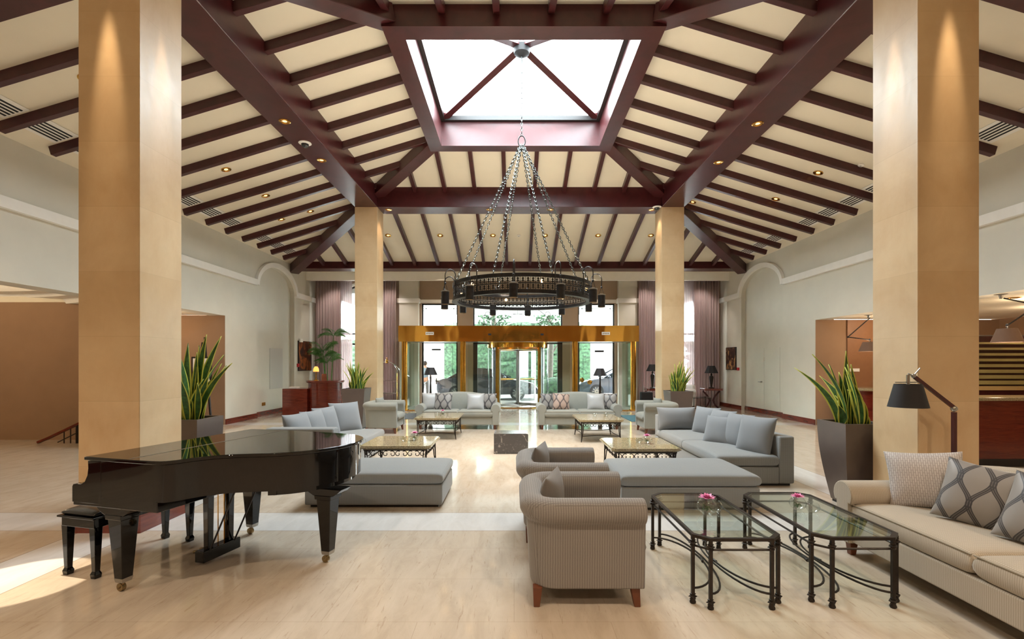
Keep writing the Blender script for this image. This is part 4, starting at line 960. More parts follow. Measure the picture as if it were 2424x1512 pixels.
for i, x in enumerate((-3.87,-2.27,-.65,.95,2.58,4.2)):
    y = 14.85; downlight((x,y,zc(y-CY)-0.002), 'brass downlight in the rear roof slope, number %s counted from the left column' % ('one','two','three','four','five','six')[i], nb, power=PW*.8, angle=85)
for x, y, w in ((-5.87,6.63,'beside the near left column'),(-5.83,9.79,'nearest of the four beyond the near left column'),(-5.82,11.33,'between the third and fourth bays beyond the column'),(-6.17,12.83,'nearer the wall, of the far pair'),(-5.42,12.87,'nearer the beam, of the far pair')):
    downlight((x,y,zc(CX-x)-0.002), 'brass downlight in the left roof slope, '+w, nl, power=PW, angle=85)
for x, y, w in ((6.28,6.68,'beside the near right column'),(6.21,9.88,'nearest beyond the near right column'),(6.2,11.46,'halfway to the far right column'),(4.78,12.95,'tucked against the far right column')):
    downlight((x,y,zc(x-CX)-0.002), 'brass downlight in the right roof slope, '+w, nr, power=PW, angle=85)
for x, w in ((-2.7,'left'),(2.9,'right')):
    downlight((x,17.35,4.969), 'small downlight in the flat ceiling before the white pelmet, %s of the chandelier' % w, power=40, angle=120)
# lamps that graze the faces of the columns, set by the beams
for c, (dx, dy), w in (((-3.865,4.905),(0,-1),'front of the near left column'),((-3.865,4.905),(1,0),'inner face of the near left column'),
                    ((4.145,4.905),(0,-1),'front of the near right column'),((4.145,4.905),(-1,0),'inner face of the near right column'),
                    ((-3.865,12.915),(1,0),'inner face of the far left column'),((4.145,12.915),(-1,0),'inner face of the far right column')):
    p = (c[0]+dx*(0.293+0.19), c[1]+dy*(0.293+0.19), bz-0.02)
    aim = (c[0]+dx*.293, c[1]+dy*.293, 4.15)
    lamp('SPOT', p, 260 if dy else 120, (1.0,0.74,0.48), 0.03, (Vector(aim)-Vector(p)).to_track_quat('-Z','Y').to_euler(), 14, 1.0, 'column_grazer')
# accent spot making the bright pool on the floor at the left
lamp('SPOT', (-3.62,3.55,4.9), 1200, (1.0,0.84,0.64), 0.02, (0,0,0), 10.5, 0.08, 'accent_spot')
for x in (-6.6,-4.6,4.9,6.9):  # added wall washers, unseen behind the wall beam, to brighten the curtains
    downlight((x,17.2,4.969), 'added unseen downlight in the flat ceiling, brightening the curtains, '+{-6.6:'outer left',-4.6:'inner left',4.9:'inner right',6.9:'outer right'}[x], power=80, angle=80, aim=(x,18.2,2.0), color=(1.0,.88,.8))
# warm lamps of the part of the hall behind the camera
for x in (-5.2,-1.9,1.9,5.2):
    for y in (-2.2, 0.6):
        downlight((x,y,4.949), 'brass downlight in the flat ceiling behind the viewpoint, %s row, %s from the left' % ('farther' if y < -1 else 'nearer', {-5.2:'first',-1.9:'second',1.9:'third',5.2:'fourth'}[x]), group='downlights behind the viewpoint', power=205, angle=125, color=(1.0,0.79,0.59))
for x, y in ((-9.5,11.6),(-8.6,11.5)): lamp('POINT', (x,y,2.6), 14, WARM, 0.15, name='passage_lamp')
for x, y in ((9.3,6.3),(9.3,8.6),(10.8,9.8),(9.2,11.6)): lamp('POINT', (x,y,2.6), 22, WARM, 0.15, name='bar_room_lamp')
def dome_camera(loc, label, flip=0):
    t = thing('dome_camera', label, 'security camera', loc)
    obj('housing', MB().lathe([(0.11,0),(0.115,-.012),(0.08,-.03),(0.07,-.03)], seg=28), 'white', t)
    obj('dome', MB().lathe([(0.068,-.03),(0.062,-.06),(0.04,-.085),(0.001,-.095)], seg=24), 'carglass', t)
dome_camera((-3.87,8.95,bz), 'white ringed black dome camera under the left main beam')
dome_camera((3.72,12.60,bz), 'small white dome camera under the rear beam beside the far right column')
def sensor(loc, lab, nrm=(0,0,-1)):
    q = Vector(nrm).normalized().to_track_quat('Z','Y')
    t = thing('ceiling_sensor', lab, 'sensor', loc, rot=q.to_euler())
    obj('base', MB().lathe([(0.055,0),(0.055,.015),(0.035,.03)], seg=20), 'white', t); obj('eye', MB().lathe([(0.02,.03),(.001,.045)], seg=16), 'steel', t)
sensor((.14,14.85,zc(5.94)), 'small round white sensor in the middle of the rear roof slope', nb)
sensor((.14,6.5,zc(2.41)), 'small round white sensor on the roof slope above the front edge of the skylight', (0,.3,-1))
sensor((6.6,9.2,zc(6.46)), 'small round white sensor on the right roof slope near the right column', nr)
ORD = ['first','second','third','fourth','fifth','sixth','seventh','eighth','ninth','tenth','eleventh','twelfth']
vent0 = None
for side, s in (('left',-1),('right',1)):
    n = 0
    for i in range(-4, 9):
        if i in (0, 5): continue
        y = CY+0.777*i
        x = CX+s*7.22; lab = 'white slotted air vent high on the %s roof edge, %s one from the front' % (side, ORD[n]); n += 1
        rot = (0, -s*math.atan(0.3)*-1, 0)
        t = thing('air_vent', lab, 'air vent', (x, y, zc(7.22)-0.004), rot=(0, s*math.atan(0.3), 0), group='slotted air vents along the roof edges')
        if vent0 is None:
            pl = obj('plate', MB().box(-.20,.20,-.30,.30,-.008,0), 'white', t, smooth=0)
            mb = MB()
            for k in range(5): mb.box(-.14+k*.06,-.11+k*.06,-.27,.27,-.011,-.008)
            sl = obj('slots', mb, 'rubber', t, smooth=0); vent0 = (pl, sl)
        else:
            for o in vent0: c = o.copy(); COL.objects.link(c); c.parent = t
# ============================================================ chandelier
ch = thing('chandelier', 'large round wrought iron chandelier hung on chains below the skylight', 'chandelier', (CX,CY,0))
Rc = 1.245
def hoop(z0, z1, r=Rc, th=.012): return MB().lathe([(r-th,z0),(r+th,z0),(r+th,z1),(r-th,z1),(r-th,z0)], seg=120, cap=False)
obj('top_hoop', hoop(2.985,3.045,th=.02), 'blackiron', ch); obj('bottom_hoop', hoop(2.725,2.785,th=.02), 'blackiron', ch); obj('middle_hoop', hoop(2.878,2.892), 'blackiron', ch)
obj('flange', MB().lathe([(Rc-.07,2.728),(Rc+.03,2.728),(Rc+.03,2.722),(Rc-.07,2.722),(Rc-.07,2.728)], seg=120, cap=False), 'blackiron', ch)
sp = [(0,.046),(.011,.030),(.019,.018),(.016,.008),(.006,.008),(.010,-.004),(.022,-.012),(.020,-.024),(.010,-.026),(.006,-.014),(.005,-.040),(-.005,-.040),(-.006,-.014),(-.010,-.026),(-.020,-.024),(-.022,-.012),(-.010,-.004),(-.006,.008),(-.016,.008),(-.019,.018),(-.011,.030)]
for zc0, nm in ((2.938,'upper'),(2.832,'lower')):
    mb = MB(); N_ = 96
    for k in range(N_):
        a = 2*PI*k/N_; n = len(mb.v); mb.prism(sp, -.004, .004, 'y')
        mb.box(.035,.041,-.004,.004,-.048,.048); mb.tube([(.041+.012*math.cos(j*PI/3),0,-.030+.012*math.sin(j*PI/3)) for j in range(5)],.0025,4)
        mb.xf(Matrix.Rotation(a,4,'Z') @ Matrix.Translation((0,-Rc,zc0)), n)
    obj('pierced_frieze', mb, 'blackiron', ch, smooth=0)
def chain(p, q, pitch=.045, r=.0072, w=.018, mat='chain', parent=None, name='chain'):
    p, q = Vector(p), Vector(q); L = (q-p).length; n = max(1, int(L/pitch)); d = (q-p).normalized(); u = d.orthogonal().normalized(); v = d.cross(u); mb = MB()
    for i in range(n):
        c = p+d*(L*(i+.5)/n); a = (u+v).normalized() if i % 2 else (u-v).normalized(); h = L/n*.62
        mb.tube([c+d*(h*math.cos(t))+a*(w*math.sin(t)) for t in [2*PI*k/8 for k in range(8)]], r, 4, closed=True)
    return obj(name, mb, mat, parent, smooth=60)
chain((0,0,5.80),(0,0,7.0), parent=ch); obj('hanger_rod', MB().tube([(0,0,6.95),(0,0,7.28)],.012,8), 'chain', ch)
obj('hook_ring', MB().tube([(.065*math.sin(t),0,5.70+.10*math.cos(t)) for t in [2*PI*k/20 for k in range(20)]],.012,8,closed=True), 'blackiron', ch)
for k in range(8):
    a = PI/8+k*PI/4; chain((.03*math.sin(a),-.03*math.cos(a),5.62),(Rc*math.sin(a),-Rc*math.cos(a),3.05), parent=ch)
for k in range(12):
    a = R(-6+30*k); dr = Vector((math.sin(a),-math.cos(a),0)); Rl = 1.45
    ar = obj('lamp_arm', MB().tube([dr*(Rc+.02)+Vector((0,0,2.76)), dr*(Rc+.03)+Vector((0,0,3.12))]+[dr*((Rc+Rl)/2+.01-.095*math.cos(t))+Vector((0,0,3.12+.11*math.sin(t))) for t in [PI*j/10 for j in range(11)]]+[dr*Rl+Vector((0,0,2.98))],.009,8), 'blackiron', ch)
    obj('hanging_wires', MB().tube([dr*Rl+Vector((0,0,2.99)), dr*(Rl-.05)+Vector((0,0,2.84))],.004,5).tube([dr*Rl+Vector((0,0,2.99)), dr*(Rl+.05)+Vector((0,0,2.84))],.004,5).ball(tuple(dr*Rl+Vector((0,0,2.985))),.02,8,6), 'blackiron', ar)
    cn = obj('lamp_canister', MB().lathe([(.060,2.625),(.066,2.625),(.066,2.84)], tuple(dr*Rl), 24, cap=False), 'blackiron', ar)
    obj('canister_cap', MB().lathe([(.066,2.838),(.072,2.84),(.072,2.855),(.03,2.866),(.001,2.868)], tuple(dr*Rl), 24, cap=False), 'steel', ar)
    obj('bulb', MB().lathe([(.058,2.645),(.001,2.64)], tuple(dr*Rl), 20, cap=False), 'glow', cn)
    lamp('SPOT', Vector((CX,CY,2.615))+dr*Rl, 40, WARM, .05, (0,0,0), 95, .7, 'canister_beam')
for k in range(6):
    a = R(15+60*k); c = Vector((math.sin(a),-math.cos(a),0))*(Rc-.06)
    obj('inner_bulb', MB().ball((c.x,c.y,2.93),.028,12,8), 'glow', ch)
    lamp('SPOT', (CX+c.x*.92,CY+c.y*.92,3.0), 44, (1.0,0.88,0.72), .05, (PI,0,0), 160, .5, 'inner_bulb_light')

# ============================================================ plants
def planter(x, y, w, wb, h, name_lab, seed, hmax, n, spread, curved=False, avoid=0, grp='tall bronze planters with snake plants'):
    t = thing('planter', name_lab, 'planter', (x,y,0), 0, grp); mb = MB(); L = []
    K = 10
    for k in range(K+1):
        u = k/K; ww = wb+(w-wb)*(u if not curved else math.sin(u*PI/2)**1.0); L.append((ww/2, .03+(h-.03)*u))
    vs = [(sx*r_, sy*r_, z) for r_, z in L for sx, sy in ((-1,-1),(1,-1),(1,1),(-1,1))]
    fs = [(3,2,1,0)]+[(k*4+i, k*4+(i+1)%4, (k+1)*4+(i+1)%4, (k+1)*4+i) for k in range(K) for i in range(4)]
    n0 = len(vs); vs += [(sx*(w/2-.03), sy*(w/2-.03), h) for sx, sy in ((-1,-1),(1,-1),(1,1),(-1,1))]+[(sx*(w/2-.03), sy*(w/2-.03), h-.06) for sx, sy in ((-1,-1),(1,-1),(1,1),(-1,1))]
    fs += [(K*4+i, K*4+(i+1)%4, n0+(i+1)%4, n0+i) for i in range(4)]+[(n0+i, n0+(i+1)%4, n0+4+(i+1)%4, n0+4+i) for i in range(4)]
    obj('pot', mb.add(vs, fs), 'bronze', t, smooth=25)
    obj('foot', MB().box(-wb/2+.01,wb/2-.01,-wb/2+.01,wb/2-.01,0,.03), 'dkmetal', t, smooth=0)
    obj('soil', MB().box(-w/2+.03,w/2-.03,-w/2+.03,w/2-.03,h-.08,h-.05), 'soil', t, smooth=0)
    rr = random.Random(seed)
    pl = thing('snake_plant', name_lab.split(' planter')[0].replace('bronze','').replace('tall ','')+' snake plant', 'plant', (x,y,h-.05))
    pl['label'] = PLAB[seed]; pl['group'] = 'variegated snake plants'; mb = MB()
    for i in range(n):
        a = rr.uniform(0,2*PI); r0 = rr.uniform(0,w*.30); H_ = hmax*(.32+.68*rr.random()**1.3)*(1.0 if r0 < w*.2 else .8); W_ = rr.uniform(.085,.125)*(1 if w < .55 else .62)
        lean = rr.uniform(.02,spread)*(r0/(w*.3)+.25); yaw = rr.uniform(0,PI); base = Vector((r0*math.cos(a), r0*math.sin(a), 0)); out = Vector((math.cos(a),math.sin(a),0))
        if avoid*out.y > 0: out.y *= -.6
        if seed == 2 and out.x > 0: out.x *= -.5
        wd = Vector((math.cos(yaw),math.sin(yaw),0)); nn = Vector((-wd.y,wd.x,0)); bend = rr.uniform(-.03,.03)
        S = 10
        rows = []
        for k in range(S+1):
            u = k/S; c = base+out*(lean*H_*u*u*1.2)+Vector((0,0,H_*(u-.12*lean*u*u)))+wd*bend*math.sin(u*3)
            tw = wd*math.cos(u*.7)+nn*math.sin(u*.7); t2 = nn*math.cos(u*.7)-wd*math.sin(u*.7); hw = W_*.5*max(.02, math.sin(PI*(.10+.90*u)**.85))*1.05
            rows.append([c-tw*hw, c-tw*hw*.68+t2*-.006, c+t2*-.012, c+tw*hw*.68+t2*-.006, c+tw*hw])
        for k in range(S):
            for j in range(4):
                mb.add([rows[k][j],rows[k][j+1],rows[k+1][j+1],rows[k+1][j]], [(0,1,2,3)], 1 if j in (0,3) else 0)
    obj('leaves', mb, ['leaf','leafedge'], pl, smooth=60, solid=.004)
    return t
PLAB = {1:'variegated snake plant behind the near left column', 2:'variegated snake plant behind the near right column', 3:'variegated snake plant by the far left column', 4:'variegated snake plant by the far right column'}
planter(-3.99,5.95,.52,.36,.94,'tall bronze planter behind the near left column',1,1.12,36,.55,True)
planter(3.87,5.53,.50,.30,.94,'tall bronze planter behind the near right column, curving in to its foot',2,.92,20,.6,True,-1)
planter(-3.91,12.0,.57,.40,1.0,'tall bronze planter in front of the far left column',3,.80,60,.5,False,1)
planter(4.05,11.95,.56,.42,.94,'tall bronze planter in front of the far right column',4,.80,60,.5,False,1)
def palm(loc, label, stems, seed):
    rr = random.Random(seed); t = thing('palm_plant', label, 'plant', loc)
    st_ = MB(); fr = MB()
    for (dx,dy,h,nf) in stems:
        top = Vector((dx,dy,h)); st_.tube([(dx*.3,dy*.3,0),(dx*.7,dy*.7,h*.5),tuple(top)],[.02,.016,.010],7)
        for k in range(nf):
            a = 2*PI*k/nf+rr.uniform(-.3,.3); L = rr.uniform(.40,.66); o = Vector((math.cos(a),math.sin(a),0)); s = Vector((-o.y,o.x,0)); up_ = rr.uniform(.9,1.7); pts = [top+o*(L*u*.75)+Vector((0,0,L*(up_*u-.95*u*u))) for u in [j/9 for j in range(10)]]
            fr.tube(pts, .004, 4)
            for j in [q_*.5 for q_ in range(3,19)]:
                for sg in (-1,1):
                    l = .16*math.sin(PI*(j/10)**.8)+.05; pj = pts[int(j)]*(1-j%1)+pts[min(9,int(j)+1)]*(j%1); q = pj+s*sg*l+o*l*.65-Vector((0,0,l*.5)); m_ = (pj+q)/2; 
                    fr.add([pj, m_+o*.012, q, m_-o*.012], [(0,1,2,3)])
    obj('stems', st_, 'palm', t); obj('fronds', fr, 'palm', t, smooth=0)
planter_p = thing('plant_pot','bronze pot of the palm behind the concierge desk','pot',(-6.2,16.2,0))
obj('pot_body', MB().lathe([(.16,0),(.20,.4),(.17,.4),(.15,.37),(.001,.37)], seg=24, cap=False), 'bronze', planter_p)
palm((-6.2,16.2,.37), 'tall feathery green palm behind the concierge desk', [(-.2,0,1.6,13),(.13,.05,2.15,11),(-.1,.1,1.25,10),(-.12,-.1,1.45,9)], 5)

# ============================================================ lamps
sl = thing('swing_arm_floor_lamp', 'black shaded swing arm floor lamp behind the foreground sofa', 'floor lamp', (4.02,4.42,0))
obj('base', MB().lathe([(.15,0),(.15,.015),(.02,.03)], seg=28), 'iron', sl)
obj('pole', MB().box(-.015,.015,-.015,.015,.02,1.16), 'legwooddark' if False else 'wood', sl, smooth=0)
obj('arm', MB().beam((0,0,1.20),(-.36,0,1.48),.022,.03), 'wood', sl, smooth=0)
obj('joint', MB().ball((0,0,1.19),.028,12,8).tube([(0,-.03,1.19),(0,.03,1.19)],.012,8).ball((-.37,0,1.49),.02,10,6).tube([(-.37,0,1.49),(-.31,0,1.56)],.006,6).tube([(-.37,0,1.49),(-.42,0,1.51)],.006,6), 'steel', sl)
obj('lamp_shade', MB().lathe([(.155,1.205),(.105,1.415),(.102,1.415),(.152,1.205)], (-.42,0,0), 40, cap=False), 'shadeblack', sl)
obj('shade_fitting', MB().tube([(-.42,0,1.38),(-.42,0,1.50)],.014,10).tube([(-.54,0,1.432),(-.30,0,1.432)],.004,6), 'steel', sl)
def table_lamp(x, y, z, h, r, label, tall=False):
    t = thing('floor_lamp' if tall else 'table_lamp', label, 'lamp', (x,y,z), 0, 'black shaded lamps')
    hs = r*1.05
    if tall: prof = [(.13,0),(.13,.02),(.04,.05),(.03,.10),(.07,.16),(.06,.30),(.018,h-hs-.12),(.03,h-hs-.08),(.01,h-hs)]
    else: prof = [(.09,0),(.09,.03),(.03,.05),(.035,.09),(.075,(h-hs)*.72),(.065,(h-hs)*.8),(.02,(h-hs)*.85),(.035,(h-hs)*.92),(.01,h-hs)]
    obj('stand', MB().lathe(prof, seg=20), 'iron', t)
    obj('lamp_shade', MB().lathe([(r,h-hs),(r*.52,h),(r*.50,h),(r*.98,h-hs)], seg=8 if not tall else 8, cap=False), 'shadeblack', t, smooth=20)
    obj('neck', MB().tube([(0,0,h-hs-.03),(0,0,h-.01)],.008,8), 'brass', t)
    return t
table_lamp(-2.35,13.6,0,1.50,.20,'tall black floor lamp with faceted shade behind the far left sofa',True)
table_lamp(2.47,13.9,0,1.47,.20,'tall black floor lamp with faceted shade behind the far right sofa',True)

# ============================================================ curtains and rear seating
def curtain(x0,x1,y,z0,z1,nf,amp,mat,label,name='curtain'):
    rr = random.Random(int(x0*100)); n = nf*8; ph = [rr.uniform(.7,1.3) for _ in range(nf+1)]
    def f(u, v):
        k = int(u*nf*0.999); a = amp*ph[k]*(.65+.35*v)
        return (x0+(x1-x0)*u+.01*math.sin(u*31+v*2), y+a*math.sin(u*nf*2*PI), z0+(z1-z0)*(1-v))
    return tag(obj(name, MB().grid(f, n, 8), mat, smooth=180, solid=.01), label, 'curtain')
for s, c in (('left',-5.85),('right',6.1)):
    m = -1 if s == 'left' else 1
    xs = sorted((c-m*-0.62, c-m*-1.55)); xo = (min(xs), max(xs)); curtain(xo[0], xo[1], 18.05, .03, 4.75, 9, .05, 'curtain', 'mauve floor length curtain on the outer side of the %s arched window' % s)
    xs = sorted((c-m*.80, c-m*1.45)); curtain(xs[0], xs[1], 18.05, .03, 4.75, 7, .05, 'curtain', 'mauve floor length curtain on the inner side of the %s arched window' % s)
    xs = sorted((c+m*.25, c+m*.68)); curtain(xs[0], xs[1], 18.22, .03, 4.75, 6, .03, 'sheer', 'sheer white curtain over the outer half of the %s arched window' % s, 'sheer_curtain')
    xs = sorted((c-m*.62, c-m*.88)); curtain(xs[0], xs[1], 18.22, .03, 4.75, 4, .03, 'sheer', 'sheer white curtain over the inner edge of the %s arched window' % s, 'sheer_curtain')

dk = thing('concierge_desk', 'red mahogany concierge desk with curved raised front at the far left', 'desk', (-6.45,14.9,0))
obj('low_counter', MB().box(-.55,.20,-.3,.55,0,.85), 'redwood', dk, smooth=0, bevel=.008)
obj('curved_front', MB().lathe([(.50,0),(.50,1.02),(.0001,1.02)], (.58,.15,0), 40, cap=False), 'redwood', dk, smooth=40)
obj('curved_top', MB().lathe([(.54,1.02),(.56,1.04),(.56,1.09),(.0001,1.09)], (.58,.15,0), 40), 'redwood', dk, smooth=40)
obj('base_rail', MB().lathe([(.52,0),(.52,.10)], (.58,.15,0), 40, cap=False), 'redwood', dk)
bk = thing('desk_lamp','small brass desk lamp with lit amber shade on the concierge desk','lamp',(-6.12,14.95,1.09))
obj('base', MB().lathe([(.07,0),(.07,.015),(.012,.03),(.010,.30),(.03,.33)], seg=20), 'brass', bk)
obj('lamp_shade', MB().lathe([(.085,.27),(.08,.36),(.045,.42),(.03,.43)], seg=24, cap=False), 'amber', bk)
lamp('POINT', (-6.12,14.9,1.38), 4, WARM, .03)
tag(obj('book', MB().box(-6.85,-6.6,14.7,14.9,.851,.90), 'paper', smooth=0, bevel=.004), 'white book lying on the low part of the concierge desk', 'book')
tag(obj('card_stand', MB().prism([(0,0),(.06,0),(.005,.20)], -5.95,-5.80,'x').xf(Matrix.Translation((0,14.95,1.092))), 'legwood', smooth=0), 'small wooden card stand on the concierge desk', 'card stand')

def picture(X, s, y0, y1, z0, z1, mat, label):
    t = thing('wall_picture', label, 'picture', (X,(y0+y1)/2,(z0+z1)/2)); h, w = (z1-z0)/2, (y1-y0)/2
    a, b = sorted((s*.001, s*.035)); obj('frame', MB().box(a,b,-w,w,-h,h), 'dkmetal', t, smooth=0)
    a, b = sorted((s*.035, s*.038)); obj('print', MB().box(a,b,-w+.02,w-.02,-h+.02,h-.02), mat, t, smooth=0)
picture(XL,1,17.0,18.1,1.35,2.42,'art1','dark orange abstract picture on the left wall beside the palm')
picture(XR,-1,17.15,17.95,1.38,2.2,'art2','brown and cream abstract picture on the right wall near the curtains')
def plate(X,s,y,z,w,h,mat,lab,cat,name,th=.03):
    a,b = sorted((X+s*.001,X+s*th)); return tag(obj(name, MB().box(a,b,y-w/2,y+w/2,z-h/2,z+h/2), mat, smooth=0, bevel=.004), lab, cat)
plate(XL,1,17.15,2.43,.22,.12,'paper','small cream emergency light box high on the left wall by the arch','emergency light','emergency_light',.08)
plate(XL,1,17.0,1.55,.14,.12,'red','small red alarm call point on the left wall by the arch','alarm','alarm_call_point',.04)
plate(XR,-1,17.0,1.42,.14,.10,'red','small red alarm call point on the right wall beside the picture','alarm','alarm_call_point',.04)
plate(XL-.14,1,14.95,.36,.20,.10,'brass','pair of small brass wall sockets low in the left arched recess','socket','wall_socket',.015)
M['panelgrey'] = P('grey white service panel', lin(200,197,188), .6, var=.01)
plate(XL-.14,1,15.75,1.45,.85,1.3,'panelgrey','pale flush service panel in the left arched recess','panel','service_panel',.012)
# flush doors in the right arched recess
d = struct('door_3', MB().box(XR+.125,XR+.139,14.6,15.5,.15,2.1).box(XR+.125,XR+.139,15.52,16.4,.15,2.1), 'plaster')
obj('door_handle', MB().box(XR+.07,XR+.125,15.62,15.66,1.0,1.04).box(XR+.06,XR+.08,15.62,15.78,1.0,1.03), 'steel', d, smooth=0)
plate(XR+.14,-1,15.5,1.75,.28,.13,'brass','small brass sign plate on the flush doors of the right recess','sign','sign_plate',.012)

# luggage trolley
lt = thing('luggage_trolley', 'chrome birdcage luggage trolley left of the brass entrance', 'luggage trolley', (-4.55,17.3,0))
mb = MB(); 
for a in (-1,1):
    mb.tube([(a*.42,-.25,.20),(a*.42,-.25,1.25)]+[(a*.42*math.cos(t)*1.0, -.25+.25*math.sin(t), 1.25+.42*math.sin(t)) for t in [PI/2*j/8 for j in range(1,9)]],.016,8)
    mb.tube([(a*.42,.25,.20),(a*.42,.25,1.25)]+[(a*.42*math.cos(t), .25-.25*math.sin(t), 1.25+.42*math.sin(t)) for t in [PI/2*j/8 for j in range(1,9)]],.016,8)
obj('cage', mb, 'chrome', lt)
obj('finial', MB().ball((0,0,1.72),.05,14,10).ball((0,0,1.80),.028,10,8).lathe([(.03,1.62),(.06,1.65),(.03,1.68)],seg=16), 'brass', lt)
for y, z in ((-.25,.55),(.25,.55),(-.25,1.0)): obj('side_bar', MB().tube([(-.42,y,z),(.42,y,z)],.011,6), 'chrome', lt)
obj('deck', MB().box(-.48,.48,-.31,.31,.16,.21), 'chrome', lt, smooth=0, bevel=.01)
for a in (-1,1):
    for b in (-1,1): obj('wheel', MB().lathe([(.01,-.02),(.075,-.02),(.075,.02),(.01,.02)], (a*.40,b*.24,.075), 18, M4=Matrix.Rotation(PI/2,4,'X')), 'rubber', lt)

# right rear corner: side table with lamp, suitcases, armchair, console with lamp, low glass table
def pedestal(x,y,lab,w=.5,h=.72,name='side_table'):
    t = thing(name, lab, 'table', (x,y,0))
    obj('table_top', MB().box(-w/2,w/2,-.22,.22,h-.07,h), 'redwood', t, smooth=0, bevel=.006)
    for s in (-1,1): obj('curved_leg', MB().tube([(s*(w*.44),0,h-.07),(s*.07,0,h*.5),(s*(w*.40),0,.03)] if 0 else [(s*(.06+(w*.38)*abs(math.cos(t_))**1.5),0,h*.5-.04-(h*.5-.06)*math.sin(t_-0)*0+(h*.5-.05)*(-math.cos(t_))) for t_ in [PI*j/12 for j in range(13)]],.03,8), 'wood', t)
    obj('foot', MB().box(-w*.42,w*.42,-.15,.15,0,.04), 'wood', t, smooth=0, bevel=.005)
pedestal(4.95,17.3,'dark wood side table behind the suitcases, left of the far right column')
table_lamp(4.95,17.3,.722,.86,.23,'black table lamp on the side table left of the far right column')
pedestal(6.85,16.8,'dark wood pedestal table with curved legs near the right wall',.62,.75,'console_table')
table_lamp(6.85,16.8,.752,.78,.24,'black table lamp on the pedestal table near the right wall')
ac = thing('armchair','white armchair in the far right corner before the arched window','armchair',(5.9,17.25,0),R(-60))
obj('seat', MB().box(-.32,.32,-.36,.30,.12,.44), 'paper', ac, bevel=.03)
obj('backrest', MB().box(-.38,.38,.22,.40,.12,.86), 'paper', ac, bevel=.05, bseg=4)
for s in (-1,1): obj('arm', MB().box(s*.36-.07,s*.36+.07,-.36,.30,.12,.62).tube([(s*.37,-.37,.62),(s*.37,.30,.62)],.10,16), 'paper', ac, smooth=40)
for x in (-.33,.33):
    for y in (-.31,.33): obj('leg', taper_leg(MB(),x,y,.13,.05,.035),'legwood',ac,smooth=0)
cushion((5.88,17.27,.66),(R(72),0,R(-60)),.38,.38,.13,'silver','silver cushion on the white armchair in the far right corner','cushion')
gt = thing('side_table','low glass side table before the far right console','table',(6.1,15.9,0))
obj('glass_top', MB().box(-.30,.30,-.25,.25,.50,.515), 'tableglass', gt, smooth=0)
for x in (-.27,.27):
    for y in (-.22,.22): obj('leg', MB().tube([(x,y,0),(x,y,.50)],.012,6), 'iron', gt)
obj('rail', MB().tube([(-.27,-.22,.49),(.27,-.22,.49),(.27,.22,.49),(-.27,.22,.49)],.008,6,closed=True).tube([(-.27,-.22,.12),(.27,-.22,.12),(.27,.22,.12),(-.27,.22,.12)],.006,6,closed=True), 'iron', gt)
sc = thing('suitcase','black upright suitcase right of the brass entrance','suitcase',(4.62,16.9,0))
obj('shell', MB().box(-.20,.20,-.12,.12,.05,.62), 'rubber', sc, bevel=.03, bseg=3)
obj('handle', MB().tube([(-.09,0,.62),(-.09,0,.80),(.09,0,.80),(.09,0,.62)],.010,6), 'steel', sc)
for a in (-.14,.14): obj('wheel', MB().lathe([(.005,-.015),(.03,-.015),(.03,.015),(.005,.015)],(a,0,.03),12,M4=Matrix.Rotation(PI/2,4,'X')),'rubber',sc)
sc = thing('travel_bag','black travel bag standing behind the suitcase by the side table','bag',(5.02,16.75,0))
obj('bag_body', MB().box(-.17,.17,-.12,.12,.0,.42), 'rubber', sc, bevel=.05, bseg=3)
hb = thing('leather_bag','tan leather bag resting on the black travel bag','bag',(5.10,16.75,.422))
obj('bag_body', MB().frus((0,0,0),.30,.18,(0,0,.30),.16,.05), 'leatherbrown', hb, bevel=.02); obj('strap', MB().tube([(-.07,0,.29),(-.05,0,.42),(.05,0,.42),(.07,0,.29)],.008,6),'leatherbrown',hb)
for x0,x1,y0,y1,m,lab in ((3.25,3.95,13.4,15.0,'teal','small teal rug on the floor behind the far right sofa'),(-3.6,-2.9,14.0,15.6,'mat','dark grey door mat behind the far left sofa')):
    tag(obj('floor_rug', MB().box(x0,x1,y0,y1,0.0,.012), m, smooth=0), lab, 'rug')

# ============================================================ side rooms' furniture
bc = thing('bar_counter','red mahogany bar counter with granite top at the right edge','counter',(8.6,7.75,0))
obj('counter_front', MB().box(-1.9,2.2,-.22,.25,0,1.03), 'redwood', bc, smooth=0, bevel=.006)
obj('granite_top', MB().box(-1.95,2.25,-.30,.32,1.03,1.08), 'granite', bc, smooth=0, bevel=.008)
obj('toe_kick', MB().box(-1.9,2.2,-.235,-.22,0,.12), 'dkmetal', bc, smooth=0)
sn_ = thing('slatted_screen','screen of golden horizontal slats with glass behind the bar counter','screen',(9.4,8.8,0))
M['gold'] = P('pale gold lacquer slat', lin(205,170,120), .35)
obj('back_panel', MB().box(-1.2,2.4,.03,.05,0.0,2.12), 'wood', sn_, smooth=0)
for i in range(9): z = 1.12+i*.105; obj('slat', MB().box(-1.2,2.4,0,.03,z,z+.075-.005*i), 'gold', sn_, smooth=0)
obj('glass_panel', MB().box(-1.2,2.4,-.10,-.09,1.2,2.1), 'greenglass', sn_, smooth=0)
obj('top_rail', MB().box(-1.2,2.4,-.11,-.08,2.1,2.12), 'steel', sn_, smooth=0)
